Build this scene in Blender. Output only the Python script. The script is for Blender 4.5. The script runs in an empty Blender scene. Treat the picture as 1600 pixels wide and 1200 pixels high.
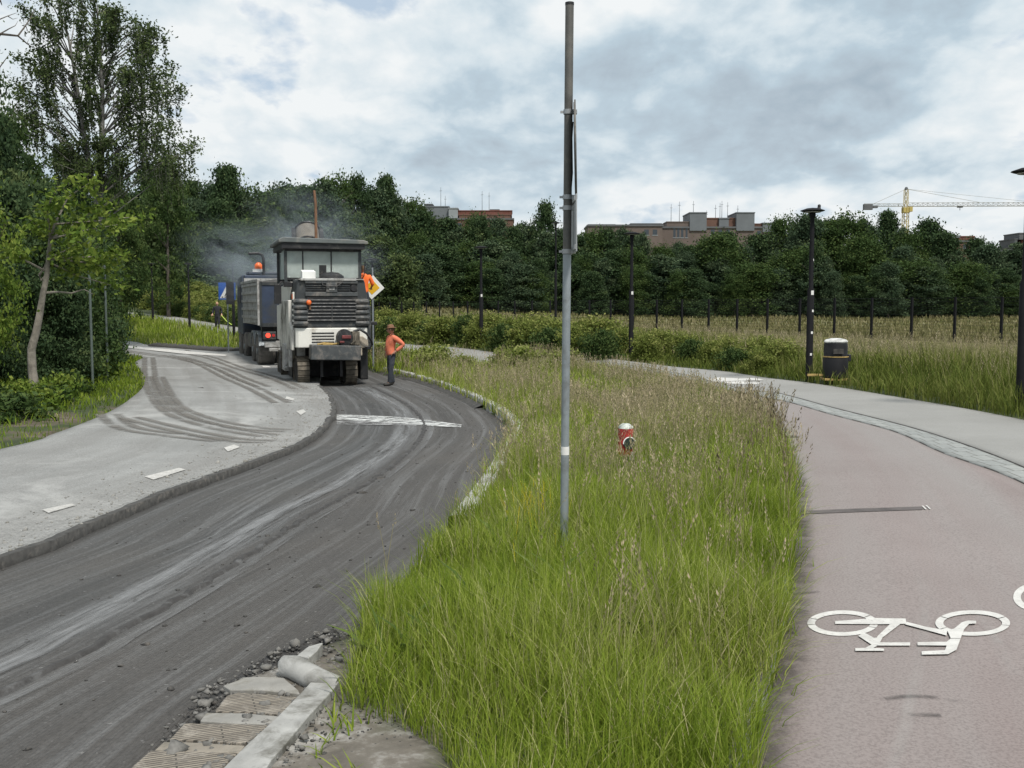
import bpy, bmesh, math, random
import numpy as np
from mathutils import Vector, Matrix, Euler
R = math.radians
random.seed(7); rng = np.random.default_rng(11)
scene = bpy.context.scene
col = scene.collection
# ------------------------------------------------------------------ camera calibration
F = 1600.0; EYE = 1.6; HOR = 477.0
PITCH = math.atan((600 - HOR) / F)
CP, SP = math.cos(PITCH), math.sin(PITCH)
def ray(px, py):
    a = (px - 800) / F; b = (600 - py) / F
    return np.array([a, CP + b * SP, -SP + b * CP])
def at(px, py, Y):
    d = ray(px, py); t = Y / d[1]
    return Vector((d[0] * t, Y, EYE + d[2] * t))
# ------------------------------------------------------------------ terrain (thin plate spline through surveyed points)
CTRL = np.array([
 (0,0,0),(0,3,0),(3,3,0),(-2.5,2,-.06),(6,0,0),(-8,4,-.3),(0,-12,0),(-12,-12,0),(12,-12,0),(1.2,6,0),(3,10,0),(6.5,14.5,0),(12,10,0),
 (14,18,-.1),(12,30,-.4),(20,36,-.45),(9,36,-.3),(6,21,0),(10,26,-.1),(2.2,29.8,0),(4.5,24,0),(-2,4.5,-.1),(-.9,9.7,-.27),(-4.5,9,-.35),(0,17.2,-.42),(-4,17,-.5),(-7,14,-.42),
 (-6,29.5,-.63),(-10.6,30,-.6),(-3.2,31.6,-.62),(-8,36,-.59),(-13,46,-.5),(-21,54,-.35),(-32,60,-.1),(-15.4,56.5,.18),(-17.3,60,.24),
 (-22,67,.5),(-29,75,1.0),(-2.2,37,-.02),(-8,47,.05),(24,50,-.35),(10,71,-.25),(-2,90,0),(-13.8,106,.15),(52,140,0),(-12,130,1.35),(-37,100,2.3),(-26,98,1.9),(2.4,22.5,-.26),(1.6,26,-.32),(.5,29,-.34),(3.0,18.5,-.16),(1.2,20,-.34),
 (-50,130,3.3),(0,200,2),(100,200,1),(-100,200,4),(250,420,5),(-250,420,5),(0,700,6),(60,60,-.3),(100,100,0),(-60,30,.6),(-60,60,1),(-100,0,.5),
 (100,0,.2),(-11,22,-.28),(-16,35,-.3),(-20,20,.1),(600,0,0),(-600,0,0),(600,700,6),(-600,700,6),(0,-300,0),(600,-300,0),(-600,-300,0)], float)
def _phi(r2): return np.where(r2 > 1e-9, .5 * r2 * np.log(np.maximum(r2, 1e-9)), 0)
_n = len(CTRL); _P = CTRL[:, :2] / 100.
_K = _phi(((_P[:, None] - _P[None]) ** 2).sum(-1)) + np.eye(_n) * 2e-4
_A = np.zeros((_n + 3, _n + 3)); _A[:_n, :_n] = _K; _A[:_n, _n] = 1; _A[:_n, _n+1:] = _P; _A[_n:, :_n] = _A[:_n, _n:].T
_W = np.linalg.solve(_A, np.concatenate([CTRL[:, 2], np.zeros(3)]))
def base(x, y):
    x = np.atleast_1d(np.asarray(x, float)); y = np.atleast_1d(np.asarray(y, float)); out = np.empty(x.shape)
    xf, yf, of = x.ravel() / 100., y.ravel() / 100., out.ravel()
    for i in range(0, len(xf), 40000):
        a = xf[i:i+40000]; b = yf[i:i+40000]
        k = _phi((a[:, None] - _P[:, 0]) ** 2 + (b[:, None] - _P[:, 1]) ** 2)
        of[i:i+40000] = k @ _W[:_n] + _W[_n] + _W[_n+1] * a + _W[_n+2] * b
    return of.reshape(x.shape)
def gz(x, y): return float(base(x, y)[0])
def gp(px, py, dz=0.0):
    """ground point seen at a pixel"""
    d = ray(px, py); z = 0.0
    for _ in range(60):
        t = (z + dz - EYE) / d[2] if d[2] < -1e-4 else 400
        t = min(max(t, 1), 400)
        z = .5 * z + .5 * gz(d[0] * t, d[1] * t)
    return (d[0] * t, d[1] * t)
def spline(pts, n):
    P = np.array(pts, float)
    Q = np.vstack([2 * P[0] - P[1], P, 2 * P[-1] - P[-2]])
    out = []
    for i in range(1, len(Q) - 2):
        for t in np.linspace(0, 1, 24, endpoint=False):
            p0, p1, p2, p3 = Q[i-1], Q[i], Q[i+1], Q[i+2]
            out.append(.5 * (2*p1 + (p2-p0)*t + (2*p0-5*p1+4*p2-p3)*t*t + (3*p1-p0-3*p2+p3)*t**3))
    out.append(P[-1]); out = np.array(out)
    s = np.concatenate([[0], np.cumsum(np.linalg.norm(np.diff(out, axis=0), axis=1))])
    u = np.linspace(0, s[-1], n)
    return np.stack([np.interp(u, s, out[:, k]) for k in range(P.shape[1])], 1)
def inpoly(x, y, poly):
    poly = np.asarray(poly); ins = np.zeros(x.shape, bool); j = len(poly) - 1
    for i in range(len(poly)):
        xi, yi = poly[i]; xj, yj = poly[j]
        c = ((yi > y) != (yj > y)) & (x < (xj - xi) * (y - yi) / ((yj - yi) + 1e-12) + xi)
        ins ^= c; j = i
    return ins
# ------------------------------------------------------------------ object helpers
def link(o, parent=None):
    col.objects.link(o)
    if parent is not None: o.parent = parent
    return o
def tag(o, label=None, cat=None, group=None, kind=None):
    if label: o['label'] = label
    if cat: o['category'] = cat
    if group: o['group'] = group
    if kind: o['kind'] = kind
    return o
def thing(name, loc=(0, 0, 0), rz=0, label=None, cat=None, group=None):
    o = bpy.data.objects.new(name, None); o.empty_display_size = .3; link(o)
    o.location = loc; o.rotation_euler = (0, 0, rz)
    return tag(o, label, cat, group)
class MB:
    def __init__(s): s.v = []; s.f = []; s.m = []; s.mi = 0
    def add(s, vs, fs):
        b = len(s.v); s.v += [tuple(v) for v in vs]; s.f += [tuple(b + i for i in f) for f in fs]; s.m += [s.mi] * len(fs); return s
    def box(s, x0, x1, y0, y1, z0, z1, M=None):
        vs = [(x, y, z) for z in (z0, z1) for y in (y0, y1) for x in (x0, x1)]
        if M is not None: vs = [M @ Vector(v) for v in vs]
        return s.add(vs, [(0,2,3,1),(4,5,7,6),(0,1,5,4),(2,6,7,3),(0,4,6,2),(1,3,7,5)])
    def prism(s, poly, a0, a1, axis='z', M=None):
        """polygon extruded along axis; poly in the two remaining coordinates (in xyz order)"""
        n = len(poly); vs = []
        for a in (a0, a1):
            for p in poly:
                v = {'z': (p[0], p[1], a), 'y': (p[0], a, p[1]), 'x': (a, p[0], p[1])}[axis]
                vs.append(M @ Vector(v) if M is not None else v)
        fs = [tuple(reversed(range(n))), tuple(range(n, 2*n))] + [(i, (i+1) % n, n + (i+1) % n, n + i) for i in range(n)]
        return s.add(vs, fs)
    def tube(s, pts, rad, n=10, cap=True):
        pts = [Vector(p) for p in pts]
        if not hasattr(rad, '__len__'): rad = [rad] * len(pts)
        vs, fs = [], []; up = Vector((0, 0, 1)); pn = None
        for i, p in enumerate(pts):
            d = (pts[min(i+1, len(pts)-1)] - pts[max(i-1, 0)]).normalized()
            if pn is None:
                a = d.orthogonal().normalized()
            else:
                a = (pn - d * pn.dot(d));  a = a.normalized() if a.length > 1e-6 else d.orthogonal().normalized()
            pn = a; b = d.cross(a)
            for k in range(n):
                t = 2 * math.pi * k / n; vs.append(p + (a * math.cos(t) + b * math.sin(t)) * rad[i])
        for i in range(len(pts) - 1):
            for k in range(n): fs.append((i*n+k, i*n+(k+1) % n, (i+1)*n+(k+1) % n, (i+1)*n+k))
        if cap: fs += [tuple(reversed(range(n))), tuple(range((len(pts)-1)*n, len(pts)*n))]
        return s.add(vs, fs)
    def lathe(s, prof, c=(0, 0, 0), n=24, axis='z'):
        vs, fs = [], []
        for r, h in prof:
            for k in range(n):
                t = 2*math.pi*k/n; a, b = r*math.cos(t), r*math.sin(t)
                v = (a, b, h) if axis == 'z' else ((h, a, b) if axis == 'x' else (b, h, a))
                vs.append((v[0]+c[0], v[1]+c[1], v[2]+c[2]))
        m = len(prof)
        for i in range(m-1):
            for k in range(n): fs.append((i*n+k, i*n+(k+1) % n, (i+1)*n+(k+1) % n, (i+1)*n+k))
        fs += [tuple(reversed(range(n))), tuple(range((m-1)*n, m*n))]
        return s.add(vs, fs)
    def ball(s, c, r, n=10, m=7):
        rx, ry, rz = r if hasattr(r, '__len__') else (r, r, r)
        prof = [(math.sin(math.pi*i/m), -math.cos(math.pi*i/m)) for i in range(m+1)]
        vs, fs = [], []
        for pr, ph in prof:
            for k in range(n):
                t = 2*math.pi*k/n; vs.append((c[0]+rx*max(pr, .02)*math.cos(t), c[1]+ry*max(pr, .02)*math.sin(t), c[2]+rz*ph))
        for i in range(m):
            for k in range(n): fs.append((i*n+k, i*n+(k+1) % n, (i+1)*n+(k+1) % n, (i+1)*n+k))
        fs += [tuple(reversed(range(n))), tuple(range(m*n, (m+1)*n))]
        return s.add(vs, fs)
    def build(s, name, mat, parent=None, smooth=False, bevel=0):
        me = bpy.data.meshes.new(name); me.from_pydata(s.v, [], s.f)
        for m in (mat if isinstance(mat, (list, tuple)) else [mat]): me.materials.append(m)
        me.polygons.foreach_set('material_index', s.m)
        bm = bmesh.new(); bm.from_mesh(me); bmesh.ops.recalc_face_normals(bm, faces=bm.faces); bm.to_mesh(me); bm.free()
        if smooth: me.polygons.foreach_set('use_smooth', [True] * len(me.polygons)); me.set_sharp_from_angle(angle=R(40))
        o = bpy.data.objects.new(name, me); link(o, parent)
        if bevel:
            b = o.modifiers.new('bevel', 'BEVEL'); b.width = bevel; b.segments = 2; b.limit_method = 'ANGLE'; b.angle_limit = R(40)
        return o
def raw_mesh(name, V, Fq, mat, attrs=None, parent=None, obj=True):
    """fast mesh from numpy: V (n,3), Fq (m,4) quads; attrs: point float attributes"""
    me = bpy.data.meshes.new(name); n, m = len(V), len(Fq)
    me.vertices.add(n); me.vertices.foreach_set('co', np.ascontiguousarray(V, np.float32).ravel())
    k = Fq.shape[1]
    me.loops.add(m*k); me.loops.foreach_set('vertex_index', np.ascontiguousarray(Fq, np.int32).ravel())
    me.polygons.add(m); me.polygons.foreach_set('loop_start', np.arange(0, m*k, k, dtype=np.int32))
    me.polygons.foreach_set('loop_total', np.full(m, k, np.int32))
    for an, av in (attrs or {}).items():
        a = me.attributes.new(an, 'FLOAT', 'POINT'); a.data.foreach_set('value', np.ascontiguousarray(av, np.float32))
    me.update(calc_edges=True); me.validate()
    me.materials.append(mat)
    if not obj: return me
    return link(bpy.data.objects.new(name, me), parent)
def copy_tree(o, parent=None):
    c = o.copy(); col.objects.link(c); c.parent = parent
    for ch in list(o.children): copy_tree(ch, c)
    return c
# ------------------------------------------------------------------ materials
class NT:
    def __init__(s, name):
        s.mat = bpy.data.materials.new(name); s.mat.use_nodes = True; s.t = s.mat.node_tree; s.n = s.t.nodes; s.l = s.t.links
        s.bsdf = s.n['Principled BSDF']; s.out = s.n['Material Output']
    def node(s, typ, **kw):
        n = s.n.new(typ)
        for k, v in kw.items():
            if k in n.inputs.keys() if isinstance(k, str) else False: n.inputs[k].default_value = v
            else: setattr(n, k, v)
        return n
    def L(s, a, b): s.l.new(a, b)
    def coord(s, kind='Object', scale=(1, 1, 1), rot=(0, 0, 0)):
        tc = s.n.new('ShaderNodeTexCoord'); mp = s.n.new('ShaderNodeMapping'); mp.inputs['Scale'].default_value = scale; mp.inputs['Rotation'].default_value = rot
        if kind == 'World':
            g = s.n.new('ShaderNodeNewGeometry'); s.L(g.outputs['Position'], mp.inputs['Vector'])
        else: s.L(tc.outputs[kind], mp.inputs['Vector'])
        return mp.outputs['Vector']
    def noise(s, vec, scale=5, detail=5, rough=.55, dist=0):
        n = s.n.new('ShaderNodeTexNoise'); n.inputs['Scale'].default_value = scale; n.inputs['Detail'].default_value = detail
        n.inputs['Roughness'].default_value = rough; n.inputs['Distortion'].default_value = dist; s.L(vec, n.inputs['Vector']); return n.outputs['Fac']
    def ramp(s, fac, stops):
        r = s.n.new('ShaderNodeValToRGB'); e = r.color_ramp.elements
        while len(e) < len(stops): e.new(.5)
        for i, (p, c) in enumerate(stops):
            e[i].position = p; e[i].color = (c, c, c, 1) if not hasattr(c, '__len__') else (*c, 1)
        s.L(fac, r.inputs['Fac']); return r.outputs['Color']
    def mix(s, fac, a, b, mode='MIX'):
        m = s.n.new('ShaderNodeMix'); m.data_type = 'RGBA'; m.blend_type = mode
        for i, x in ((0, fac), (6, a), (7, b)):
            if hasattr(x, 'is_linked') or hasattr(x, 'links'): s.L(x, m.inputs[i])
            elif hasattr(x, '__len__'): m.inputs[i].default_value = (*x, 1)
            else: m.inputs[i].default_value = x
        return m.outputs[2]
    def math(s, op, a, b=0.0):
        m = s.n.new('ShaderNodeMath'); m.operation = op
        for i, x in ((0, a), (1, b)):
            if hasattr(x, 'links'): s.L(x, m.inputs[i])
            else: m.inputs[i].default_value = x
        return m.outputs[0]
    def attr(s, name):
        a = s.n.new('ShaderNodeAttribute'); a.attribute_name = name; return a.outputs['Fac']
    def bump(s, h, strength=.3, dist=.01):
        b = s.n.new('ShaderNodeBump'); b.inputs['Strength'].default_value = strength; b.inputs['Distance'].default_value = dist
        s.L(h, b.inputs['Height']); s.L(b.outputs['Normal'], s.bsdf.inputs['Normal'])
    def set(s, c=None, rough=None, metal=None):
        for k, x in (('Base Color', c), ('Roughness', rough), ('Metallic', metal)):
            if x is None: continue
            if hasattr(x, 'links'): s.L(x, s.bsdf.inputs[k])
            elif hasattr(x, '__len__'): s.bsdf.inputs[k].default_value = (*x, 1)
            else: s.bsdf.inputs[k].default_value = x
        return s
def paint(name, c, rough=.5, metal=0, var=.25, scale=4, dirt=None, dirt_amt=.35, bump=.1):
    t = NT(name); v = t.coord('Object')
    n = t.noise(v, scale, 6, .6); c2 = tuple(x*(1-var) for x in c); c3 = tuple(min(1, x*(1+var*.6)) for x in c)
    k = t.ramp(n, [(.3, c2), (.7, c3)])
    if dirt:
        d = t.noise(v, scale*.7, 8, .68, .4); k = t.mix(t.ramp(d, [(.62-dirt_amt*.4, 0), (.72-dirt_amt*.2, 1)]), k, dirt)
    rr = t.ramp(t.noise(v, scale*3, 4), [(.3, max(0, rough-.12)), (.7, min(1, rough+.12))])
    t.set(k, rr, metal)
    if bump: t.bump(t.noise(v, scale*12, 4), bump, .004)
    return t.mat
# ================================================================== SETTING
def vnoise(x, y, s, seed=0):
    r = np.random.default_rng(seed + 100); o = np.zeros(np.shape(x))
    for k in range(7):
        a = r.uniform(0, 6.283); f = r.uniform(.5, 1.7) / s; p = r.uniform(0, 6.283)
        o = o + np.sin((x*math.cos(a) + y*math.sin(a)) * f * 6.283 + p + 1.3*np.sin((x*math.sin(a) - y*math.cos(a)) * f * 3.1 + p*2))
    return o / 7 * 1.6
# ---- edges surveyed from the photograph, as ground points
W = lambda L: [gp(*p) for p in L]
road_right_near = [(-1.62, -9), (-1.5, -2), (-1.42, 2.2)] + W([(225,1190),(330,1085),(440,1030),(530,985),(640,905),(735,790),(788,705),(797,668),(760,638),(700,610),(640,591)])
road_right_far = W([(590,580)]) + [(-7.0, 39.0)] + W([(360,549),(240,541),(170,532)]) + [(-34, 61), (-60, 66)]
road_left = [(-8.3, -9), (-8.2, -2), (-8.0, 5)] + W([(0,705),(80,682),(160,651),(200,628),(222,608),(226,590),(212,570),(188,552)]) + [(-31, 53.5), (-60, 58)]
ridge = [(-5.2, -9), (-5.0, -2), (-4.6, 3)] + W([(0,875),(100,838),(250,775),(400,722),(480,688),(515,655),(520,640),(513,618),(498,604)])
path_left = [(.2, -9), (.45, -2), (.66, 2)] + W([(1180,1200),(1213,1060),(1233,950),(1243,850),(1243,790),(1236,735),(1212,680),(1160,632),(1085,600),(1000,581),(925,567)]) + [(-2.3, 34.4), (-8, 43.8), (-14.6, 54), (-20.5, 64), (-28, 73), (-48, 84)]
path_right = [(5.8, -9), (5.9, -2), (6.3, 3), (6.8, 8)] + W([(1597,657),(1435,627),(1278,601),(1190,590),(1100,578),(1000,567),(925,560)]) + [(-1.2, 36.6), (-7.2, 46.2), (-14, 56.5), (-19.8, 66.6), (-27.5, 75.6), (-48, 87)]
strip_r = [(2.9, -9), (3.0, -2), (3.45, 2), (4.15, 5.5)] + W([(1597,733),(1476,687),(1394,662.6),(1297,638),(1215,616),(1165,610),(1090,592),(1010,576),(925,564.5)])
strip_l = [(2.55, -9), (2.65, -2), (3.1, 2), (3.8, 5.5)] + W([(1597,757),(1476,711),(1394,675),(1297,648.6),(1229,629),(1165,617),(1085,595.5),(1003,578),(922,565.5)])
S_rr = spline(road_right_near + road_right_far, 260); S_rl = spline(road_left, 260)
S_pl = spline(path_left, 240); S_pr = spline(path_right, 240)
POLY_ROAD = np.vstack([S_rr, S_rl[::-1]]); POLY_PATH = np.vstack([S_pl, S_pr[::-1]])
DIRT = np.array(W([(180,1230),(320,1075),(440,1015),(530,965),(560,990),(530,1060),(555,1075),(620,1105),(690,1145),(760,1195),(800,1240)]) + [(.1, .4), (-1.4, .4)])
# ---- ground sheet
def axis(segs):
    out = []
    for a, b, s in segs: out += list(np.arange(a, b, s))
    return np.array(out + [segs[-1][1]])
gx = axis([(-900,-200,50),(-200,-60,10),(-60,-24,1.5),(-24,-12,.5),(-12,10,.22),(10,26,.6),(26,60,2),(60,200,10),(200,900,50)])
gy = axis([(-300,-60,40),(-60,-10,5),(-10,2,.6),(2,34,.22),(34,80,.6),(80,160,3),(160,1000,40)])
X, Y = np.meshgrid(gx, gy); Z = base(X, Y)
inside = inpoly(X, Y, POLY_ROAD) | inpoly(X, Y, POLY_PATH)
dirt = inpoly(X, Y, DIRT).astype(float)
Z = Z + .02*vnoise(X, Y, 1.3)*(~inside) - .22*inside
fx, fy = 24.0, 50.3; fd = np.array([-.0278*50.3, .04116*50.3])
side = (X - fx)*fd[1] - (Y - fy)*fd[0]           # >0 : beyond the fence (right)
field = np.clip((side + 2) / 4, 0, 1) * (Y > 30)
bank = np.array(W([(0,640),(60,640),(130,640),(205,632),(190,650),(130,668),(60,688),(0,700)]))
bankd = (inpoly(X, Y, bank)*(vnoise(X, Y, 1.5, 5) > -.3)).astype(float)
ny, nx = X.shape
idx = np.arange(ny*nx).reshape(ny, nx)
Fq = np.stack([idx[:-1,:-1], idx[:-1,1:], idx[1:,1:], idx[1:,:-1]], -1).reshape(-1, 4)
t = NT('ground_soil'); v = t.coord('World')
g = t.ramp(t.noise(v, .9, 8, .65), [(.3, (.022,.034,.010)), (.55, (.045,.06,.017)), (.75, (.085,.085,.035))])
fl = t.ramp(t.noise(v, .12, 9, .7), [(.3, (.095,.10,.038)), (.5, (.15,.140,.064)), (.72, (.205,.18,.095))])
dr = t.ramp(t.noise(v, 3.0, 9, .7), [(.32, (.06,.052,.042)), (.52, (.14,.125,.105)), (.64, (.33,.32,.30))])
k = t.mix(t.attr('field'), g, fl); k = t.mix(t.attr('dirt'), k, dr); k = t.mix(t.attr('bank'), k, t.ramp(t.noise(v, 2.2, 9, .7), [(.35, (.045,.055,.02)), (.5, (.085,.066,.048)), (.68, (.15,.125,.095))])); t.set(k, .95); t.bump(t.noise(v, 9, 8, .7), .6, .03)
ground = raw_mesh('ground', np.stack([X.ravel(), Y.ravel(), Z.ravel()], 1), Fq, t.mat, {'field': field.ravel(), 'dirt': dirt.ravel(), 'bank': bankd.ravel()})
ground.data.polygons.foreach_set('use_smooth', [True]*len(ground.data.polygons)); tag(ground, kind='structure')
# ---- strips
def sheet(name, Lp, Rp, M, dz, mat, skirt=.12, kind='structure', wob=0):
    N = len(Lp); u = np.linspace(0, 1, M)
    P = Lp[:, None]*(1-u)[None, :, None] + Rp[:, None]*u[None, :, None]
    z = base(P[..., 0], P[..., 1]) + dz + (wob*vnoise(P[..., 0], P[..., 1], .9, 3) if wob else 0)
    V = np.concatenate([P, z[..., None]], -1)
    if skirt:
        a = V[:, :1].copy(); a[..., 2] -= skirt; b = V[:, -1:].copy(); b[..., 2] -= skirt; V = np.concatenate([a, V, b], 1)
    n2 = V.shape[1]; ix = np.arange(N*n2).reshape(N, n2)
    q = np.stack([ix[:-1,:-1], ix[:-1,1:], ix[1:,1:], ix[1:,:-1]], -1).reshape(-1, 4)
    o = raw_mesh(name, V.reshape(-1, 3), q, mat)
    mid = (Lp + Rp)/2; s = np.concatenate([[0], np.cumsum(np.linalg.norm(np.diff(mid, axis=0), axis=1))])
    w = np.linalg.norm(V[..., :2] - Lp[:, None], axis=-1); uv = np.stack([w, np.broadcast_to(s[:, None], w.shape)], -1).reshape(-1, 2)
    uvl = o.data.uv_layers.new(name='UVMap'); li = np.empty(len(o.data.loops), np.int32); o.data.loops.foreach_get('vertex_index', li)
    uvl.data.foreach_set('uv', uv[li].astype(np.float32).ravel())
    if kind: tag(o, kind=kind)
    return o
# old asphalt
t = NT('old_asphalt'); v = t.coord('World'); uv = t.coord('UV', (1, .06, 1))
k = t.ramp(t.noise(v, .55, 8, .62), [(.3, (.232,.234,.228)), (.7, (.33,.333,.325))])
k = t.mix(t.ramp(t.noise(uv, 1.6, 6, .65), [(.42, 0), (.62, .55)]), k, (.19,.185,.175))
k = t.mix(t.ramp(t.noise(v, 60, 3, .6), [(.38, .45), (.6, 0)]), k, (.16,.16,.16), 'MULTIPLY')
k = t.mix(t.ramp(t.noise(v, .35, 9, .7, .6), [(.52, 0), (.68, .7)]), k, (.42,.418,.405))
k = t.mix(t.ramp(t.noise(v, 5.5, 9, .75), [(.63, 0), (.69, .8)]), k, (.15,.145,.135))
t.set(k, .9); t.bump(t.noise(v, 90, 4, .7), .5, .006); M_old = t.mat
# milled asphalt
t = NT('milled_asphalt'); v = t.coord('World'); uv = t.coord('UV', (1, .045, 1)); uv2 = t.coord('UV', (1, .25, 1))
k = t.ramp(t.noise(uv, 1.1, 8, .62), [(.3, (.034,.033,.032)), (.55, (.074,.070,.066)), (.75, (.13,.125,.12))])
k = t.mix(t.ramp(t.noise(t.coord('UV', (1, .022, 1)), 5.5, 10, .7, .1), [(.50, 0), (.66, .75)]), k, (.20,.204,.206)); k = t.mix(t.ramp(t.noise(t.coord('UV', (1, .03, 1), (0, 0, .02)), 2.0, 8, .66, .1), [(.54, 0), (.70, .6)]), k, (.17,.175,.178)); k = t.mix(t.ramp(t.noise(t.coord('UV', (1, .02, 1)), 9.0, 8, .7), [(.30, .7), (.46, 0)]), k, (.42,.42,.42), 'MULTIPLY')
k = t.mix(t.ramp(t.noise(uv2, 5.0, 9, .75), [(.56, 0), (.74, .5)]), k, (.22,.222,.222))
k = t.mix(t.ramp(t.noise(v, .5, 5, .6), [(.5, 0), (.7, .5)]), k, (.095,.085,.075))
k = t.mix(t.ramp(t.noise(v, 45, 4, .7), [(.36, .6), (.56, 0)]), k, (.3,.3,.3), 'MULTIPLY')
k = t.mix(t.ramp(t.noise(v, 30, 2, .5), [(.70, 0), (.76, .5)]), k, (.34,.335,.33))
sx_ = t.n.new('ShaderNodeSeparateXYZ'); t.L(t.coord('UV'), sx_.inputs[0]); k = t.mix(t.ramp(t.math('MULTIPLY', sx_.outputs[0], .25), [(.42, 0), (.62, 1)]), t.mix(.12, k, (.10,.108,.112)), t.mix(.25, k, (.085,.078,.072))); t.set(k, .88)
wv = t.n.new('ShaderNodeTexWave'); wv.wave_type = 'BANDS'; wv.bands_direction = 'X'; wv.inputs['Scale'].default_value = 14; wv.inputs['Distortion'].default_value = 1.5; wv.inputs['Detail'].default_value = 3
t.L(uv2, wv.inputs['Vector'])
h = t.math('ADD', t.math('MULTIPLY', wv.outputs['Fac'], .4), t.noise(v, 55, 6, .75)); t.bump(h, .8, .014); M_mill = t.mat
S_ridge = spline(ridge, 200); S_rrn = spline(road_right_near, 200)
sheet('milled_lane', S_ridge, S_rrn, 20, -.05, M_mill)
S_old_r = np.vstack([S_ridge, spline([S_ridge[-1], (-6.3, 34.4), (-5.9, 37.6)] + road_right_far[1:], 120)])
S_old_l = spline(road_left, len(S_old_r)); S_old_l = None or spline(road_left, 320)
# parameterise the left edge so rows stay roughly square to the road
cut = int(np.argmin(np.linalg.norm(S_old_l - np.array(gp(226, 590)), axis=1)))
La = S_old_l[:cut+1]; Lb = S_old_l[cut:]
def resample(P, n):
    s = np.concatenate([[0], np.cumsum(np.linalg.norm(np.diff(P, axis=0), axis=1))]); u = np.linspace(0, s[-1], n)
    return np.stack([np.interp(u, s, P[:, k]) for k in (0, 1)], 1)
sheet('road_base', resample(S_rl, 300), resample(S_rr, 300), 24, -.07, M_mill, skirt=0)
sheet('road', np.vstack([resample(La, 200), resample(Lb, 121)[1:]]), S_old_r, 24, .03, M_old, skirt=.25)
# crumbled lip along the milled step, darkened to paint in the step's shadow face
def offset(P, d):
    T = np.gradient(P, axis=0); T /= np.linalg.norm(T, axis=1)[:, None]; return P + np.stack([T[:, 1], -T[:, 0]], 1)*d
M_lip = paint('broken_asphalt_edge', (.055,.053,.050), .95, 0, .5, 14, (.11,.10,.09), .22, .35)
S_rg = resample(S_ridge, 500)
wr = (.03*vnoise(S_rg[:, 0], S_rg[:, 1], .9, 9) + .012*vnoise(S_rg[:, 0], S_rg[:, 1], .13, 4))[:, None]
nrm = offset(S_rg, 1) - S_rg
sheet('road_edge', S_rg + nrm*(-.03 + wr), S_rg + nrm*(.06 + wr*.9), 4, .036, M_lip, skirt=.1)
# lip between the two milling passes
pass_line = W([(60,1040),(180,978),(300,912),(400,850),(480,800),(540,768),(592,738),(650,690),(662,657),(634,628),(585,603)])
S_ps = spline([(-3.6, 0), (-3.0, 2.6)] + pass_line, 420); npx = offset(S_ps, 1) - S_ps
wr = (.03*vnoise(S_ps[:, 0], S_ps[:, 1], .4, 2))[:, None]
M_ridge = paint('milling_ridge', (.045,.043,.042), .95, 0, .4, 9, (.10,.10,.10), .2, .5)
def profile_strip(name, C, nr, prof, mat, dz):
    Vs = []
    for o, h in prof: p = C + nr*o; Vs.append(np.stack([p[:, 0], p[:, 1], base(p[:, 0], p[:, 1]) + dz + h], 1))
    V = np.stack(Vs, 1); N, m = V.shape[:2]; ix = np.arange(N*m).reshape(N, m)
    q = np.stack([ix[:-1,:-1], ix[:-1,1:], ix[1:,1:], ix[1:,:-1]], -1).reshape(-1, 4)
    return tag(raw_mesh(name, V.reshape(-1, 3), q, mat), kind='structure')
profile_strip('milling_ridge', S_ps + npx*wr, npx, [(-.05, -.008), (-.02, .018), (.015, .02), (.032, -.008)], M_ridge, -.05)
M_streak = None
# kerb along the milled lane
M_kerb = paint('granite_kerb', (.33,.328,.315), .85, 0, .3, 6, (.10,.095,.08), .4, .5)
kn = spline(W([(548,975),(640,902),(735,787),(790,703),(800,667),(764,637),(705,609),(645,590),(600,579)]), 300); nk = offset(kn, 1) - kn
M_kerbtop = paint('pale_granite', (.42,.418,.40), .85, 0, .25, 5, (.13,.12,.105), .3, .4)
profile_strip('kerb', kn[28:], nk[28:], [(-.02, -.25), (-.02, .09), (.0, .11), (.12, .11), (.14, .09), (.14, -.2)], M_kerbtop, .0)
profile_strip('gutter_soil', kn[165:], nk[165:], [(-.30, -.12), (-.22, -.02), (-.08, .03), (-.02, .04)], M_lip, -.02)
kf = spline([(-10.6, 44.6)] + W([(360,549),(300,545.5),(240,541)]), 60); nf = offset(kf, 1) - kf
profile_strip('kerb', kf, nf, [(-.3, .02), (-.28, .10), (.15, .14), (.5, .1)], M_lip, .02)
# ---- path
t = NT('red_asphalt'); v = t.coord('World'); uv = t.coord('UV', (1, .05, 1))
k = t.ramp(t.noise(v, .5, 7, .6), [(.3, (.195,.158,.150)), (.7, (.25,.212,.203))])
k = t.mix(t.ramp(t.noise(uv, .75, 6, .6), [(.4, 0), (.62, .8)]), k, (.25,.235,.226))
k = t.mix(t.ramp(t.noise(v, 80, 3, .65), [(.36, .5), (.55, 0)]), k, (.45,.42,.42), 'MULTIPLY')
k = t.mix(t.ramp(t.noise(v, 130, 2, .5), [(.66, 0), (.74, .45)]), k, (.35,.32,.32))
k = t.mix(t.ramp(t.noise(v, 3.2, 8, .75), [(.63, 0), (.72, .5)]), k, (.17,.14,.135))
t.set(k, .9); t.bump(t.noise(v, 110, 4, .7), .45, .005); M_red = t.mat
t = NT('grey_asphalt'); v = t.coord('World')
k = t.ramp(t.noise(v, .6, 8, .62), [(.3, (.225,.222,.21)), (.7, (.285,.282,.27))])
k = t.mix(t.ramp(t.noise(v, 90, 3, .6), [(.38, .4), (.56, 0)]), k, (.5,.5,.5), 'MULTIPLY')
k = t.mix(t.ramp(t.noise(v, 2.0, 9, .72), [(.6, 0), (.72, .5)]), k, (.22,.215,.20))
t.set(k, .9); t.bump(t.noise(v, 110, 4, .7), .4, .005); M_foot = t.mat
S_sr = spline(strip_r, 200); S_sl = spline(strip_l, 200)
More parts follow.
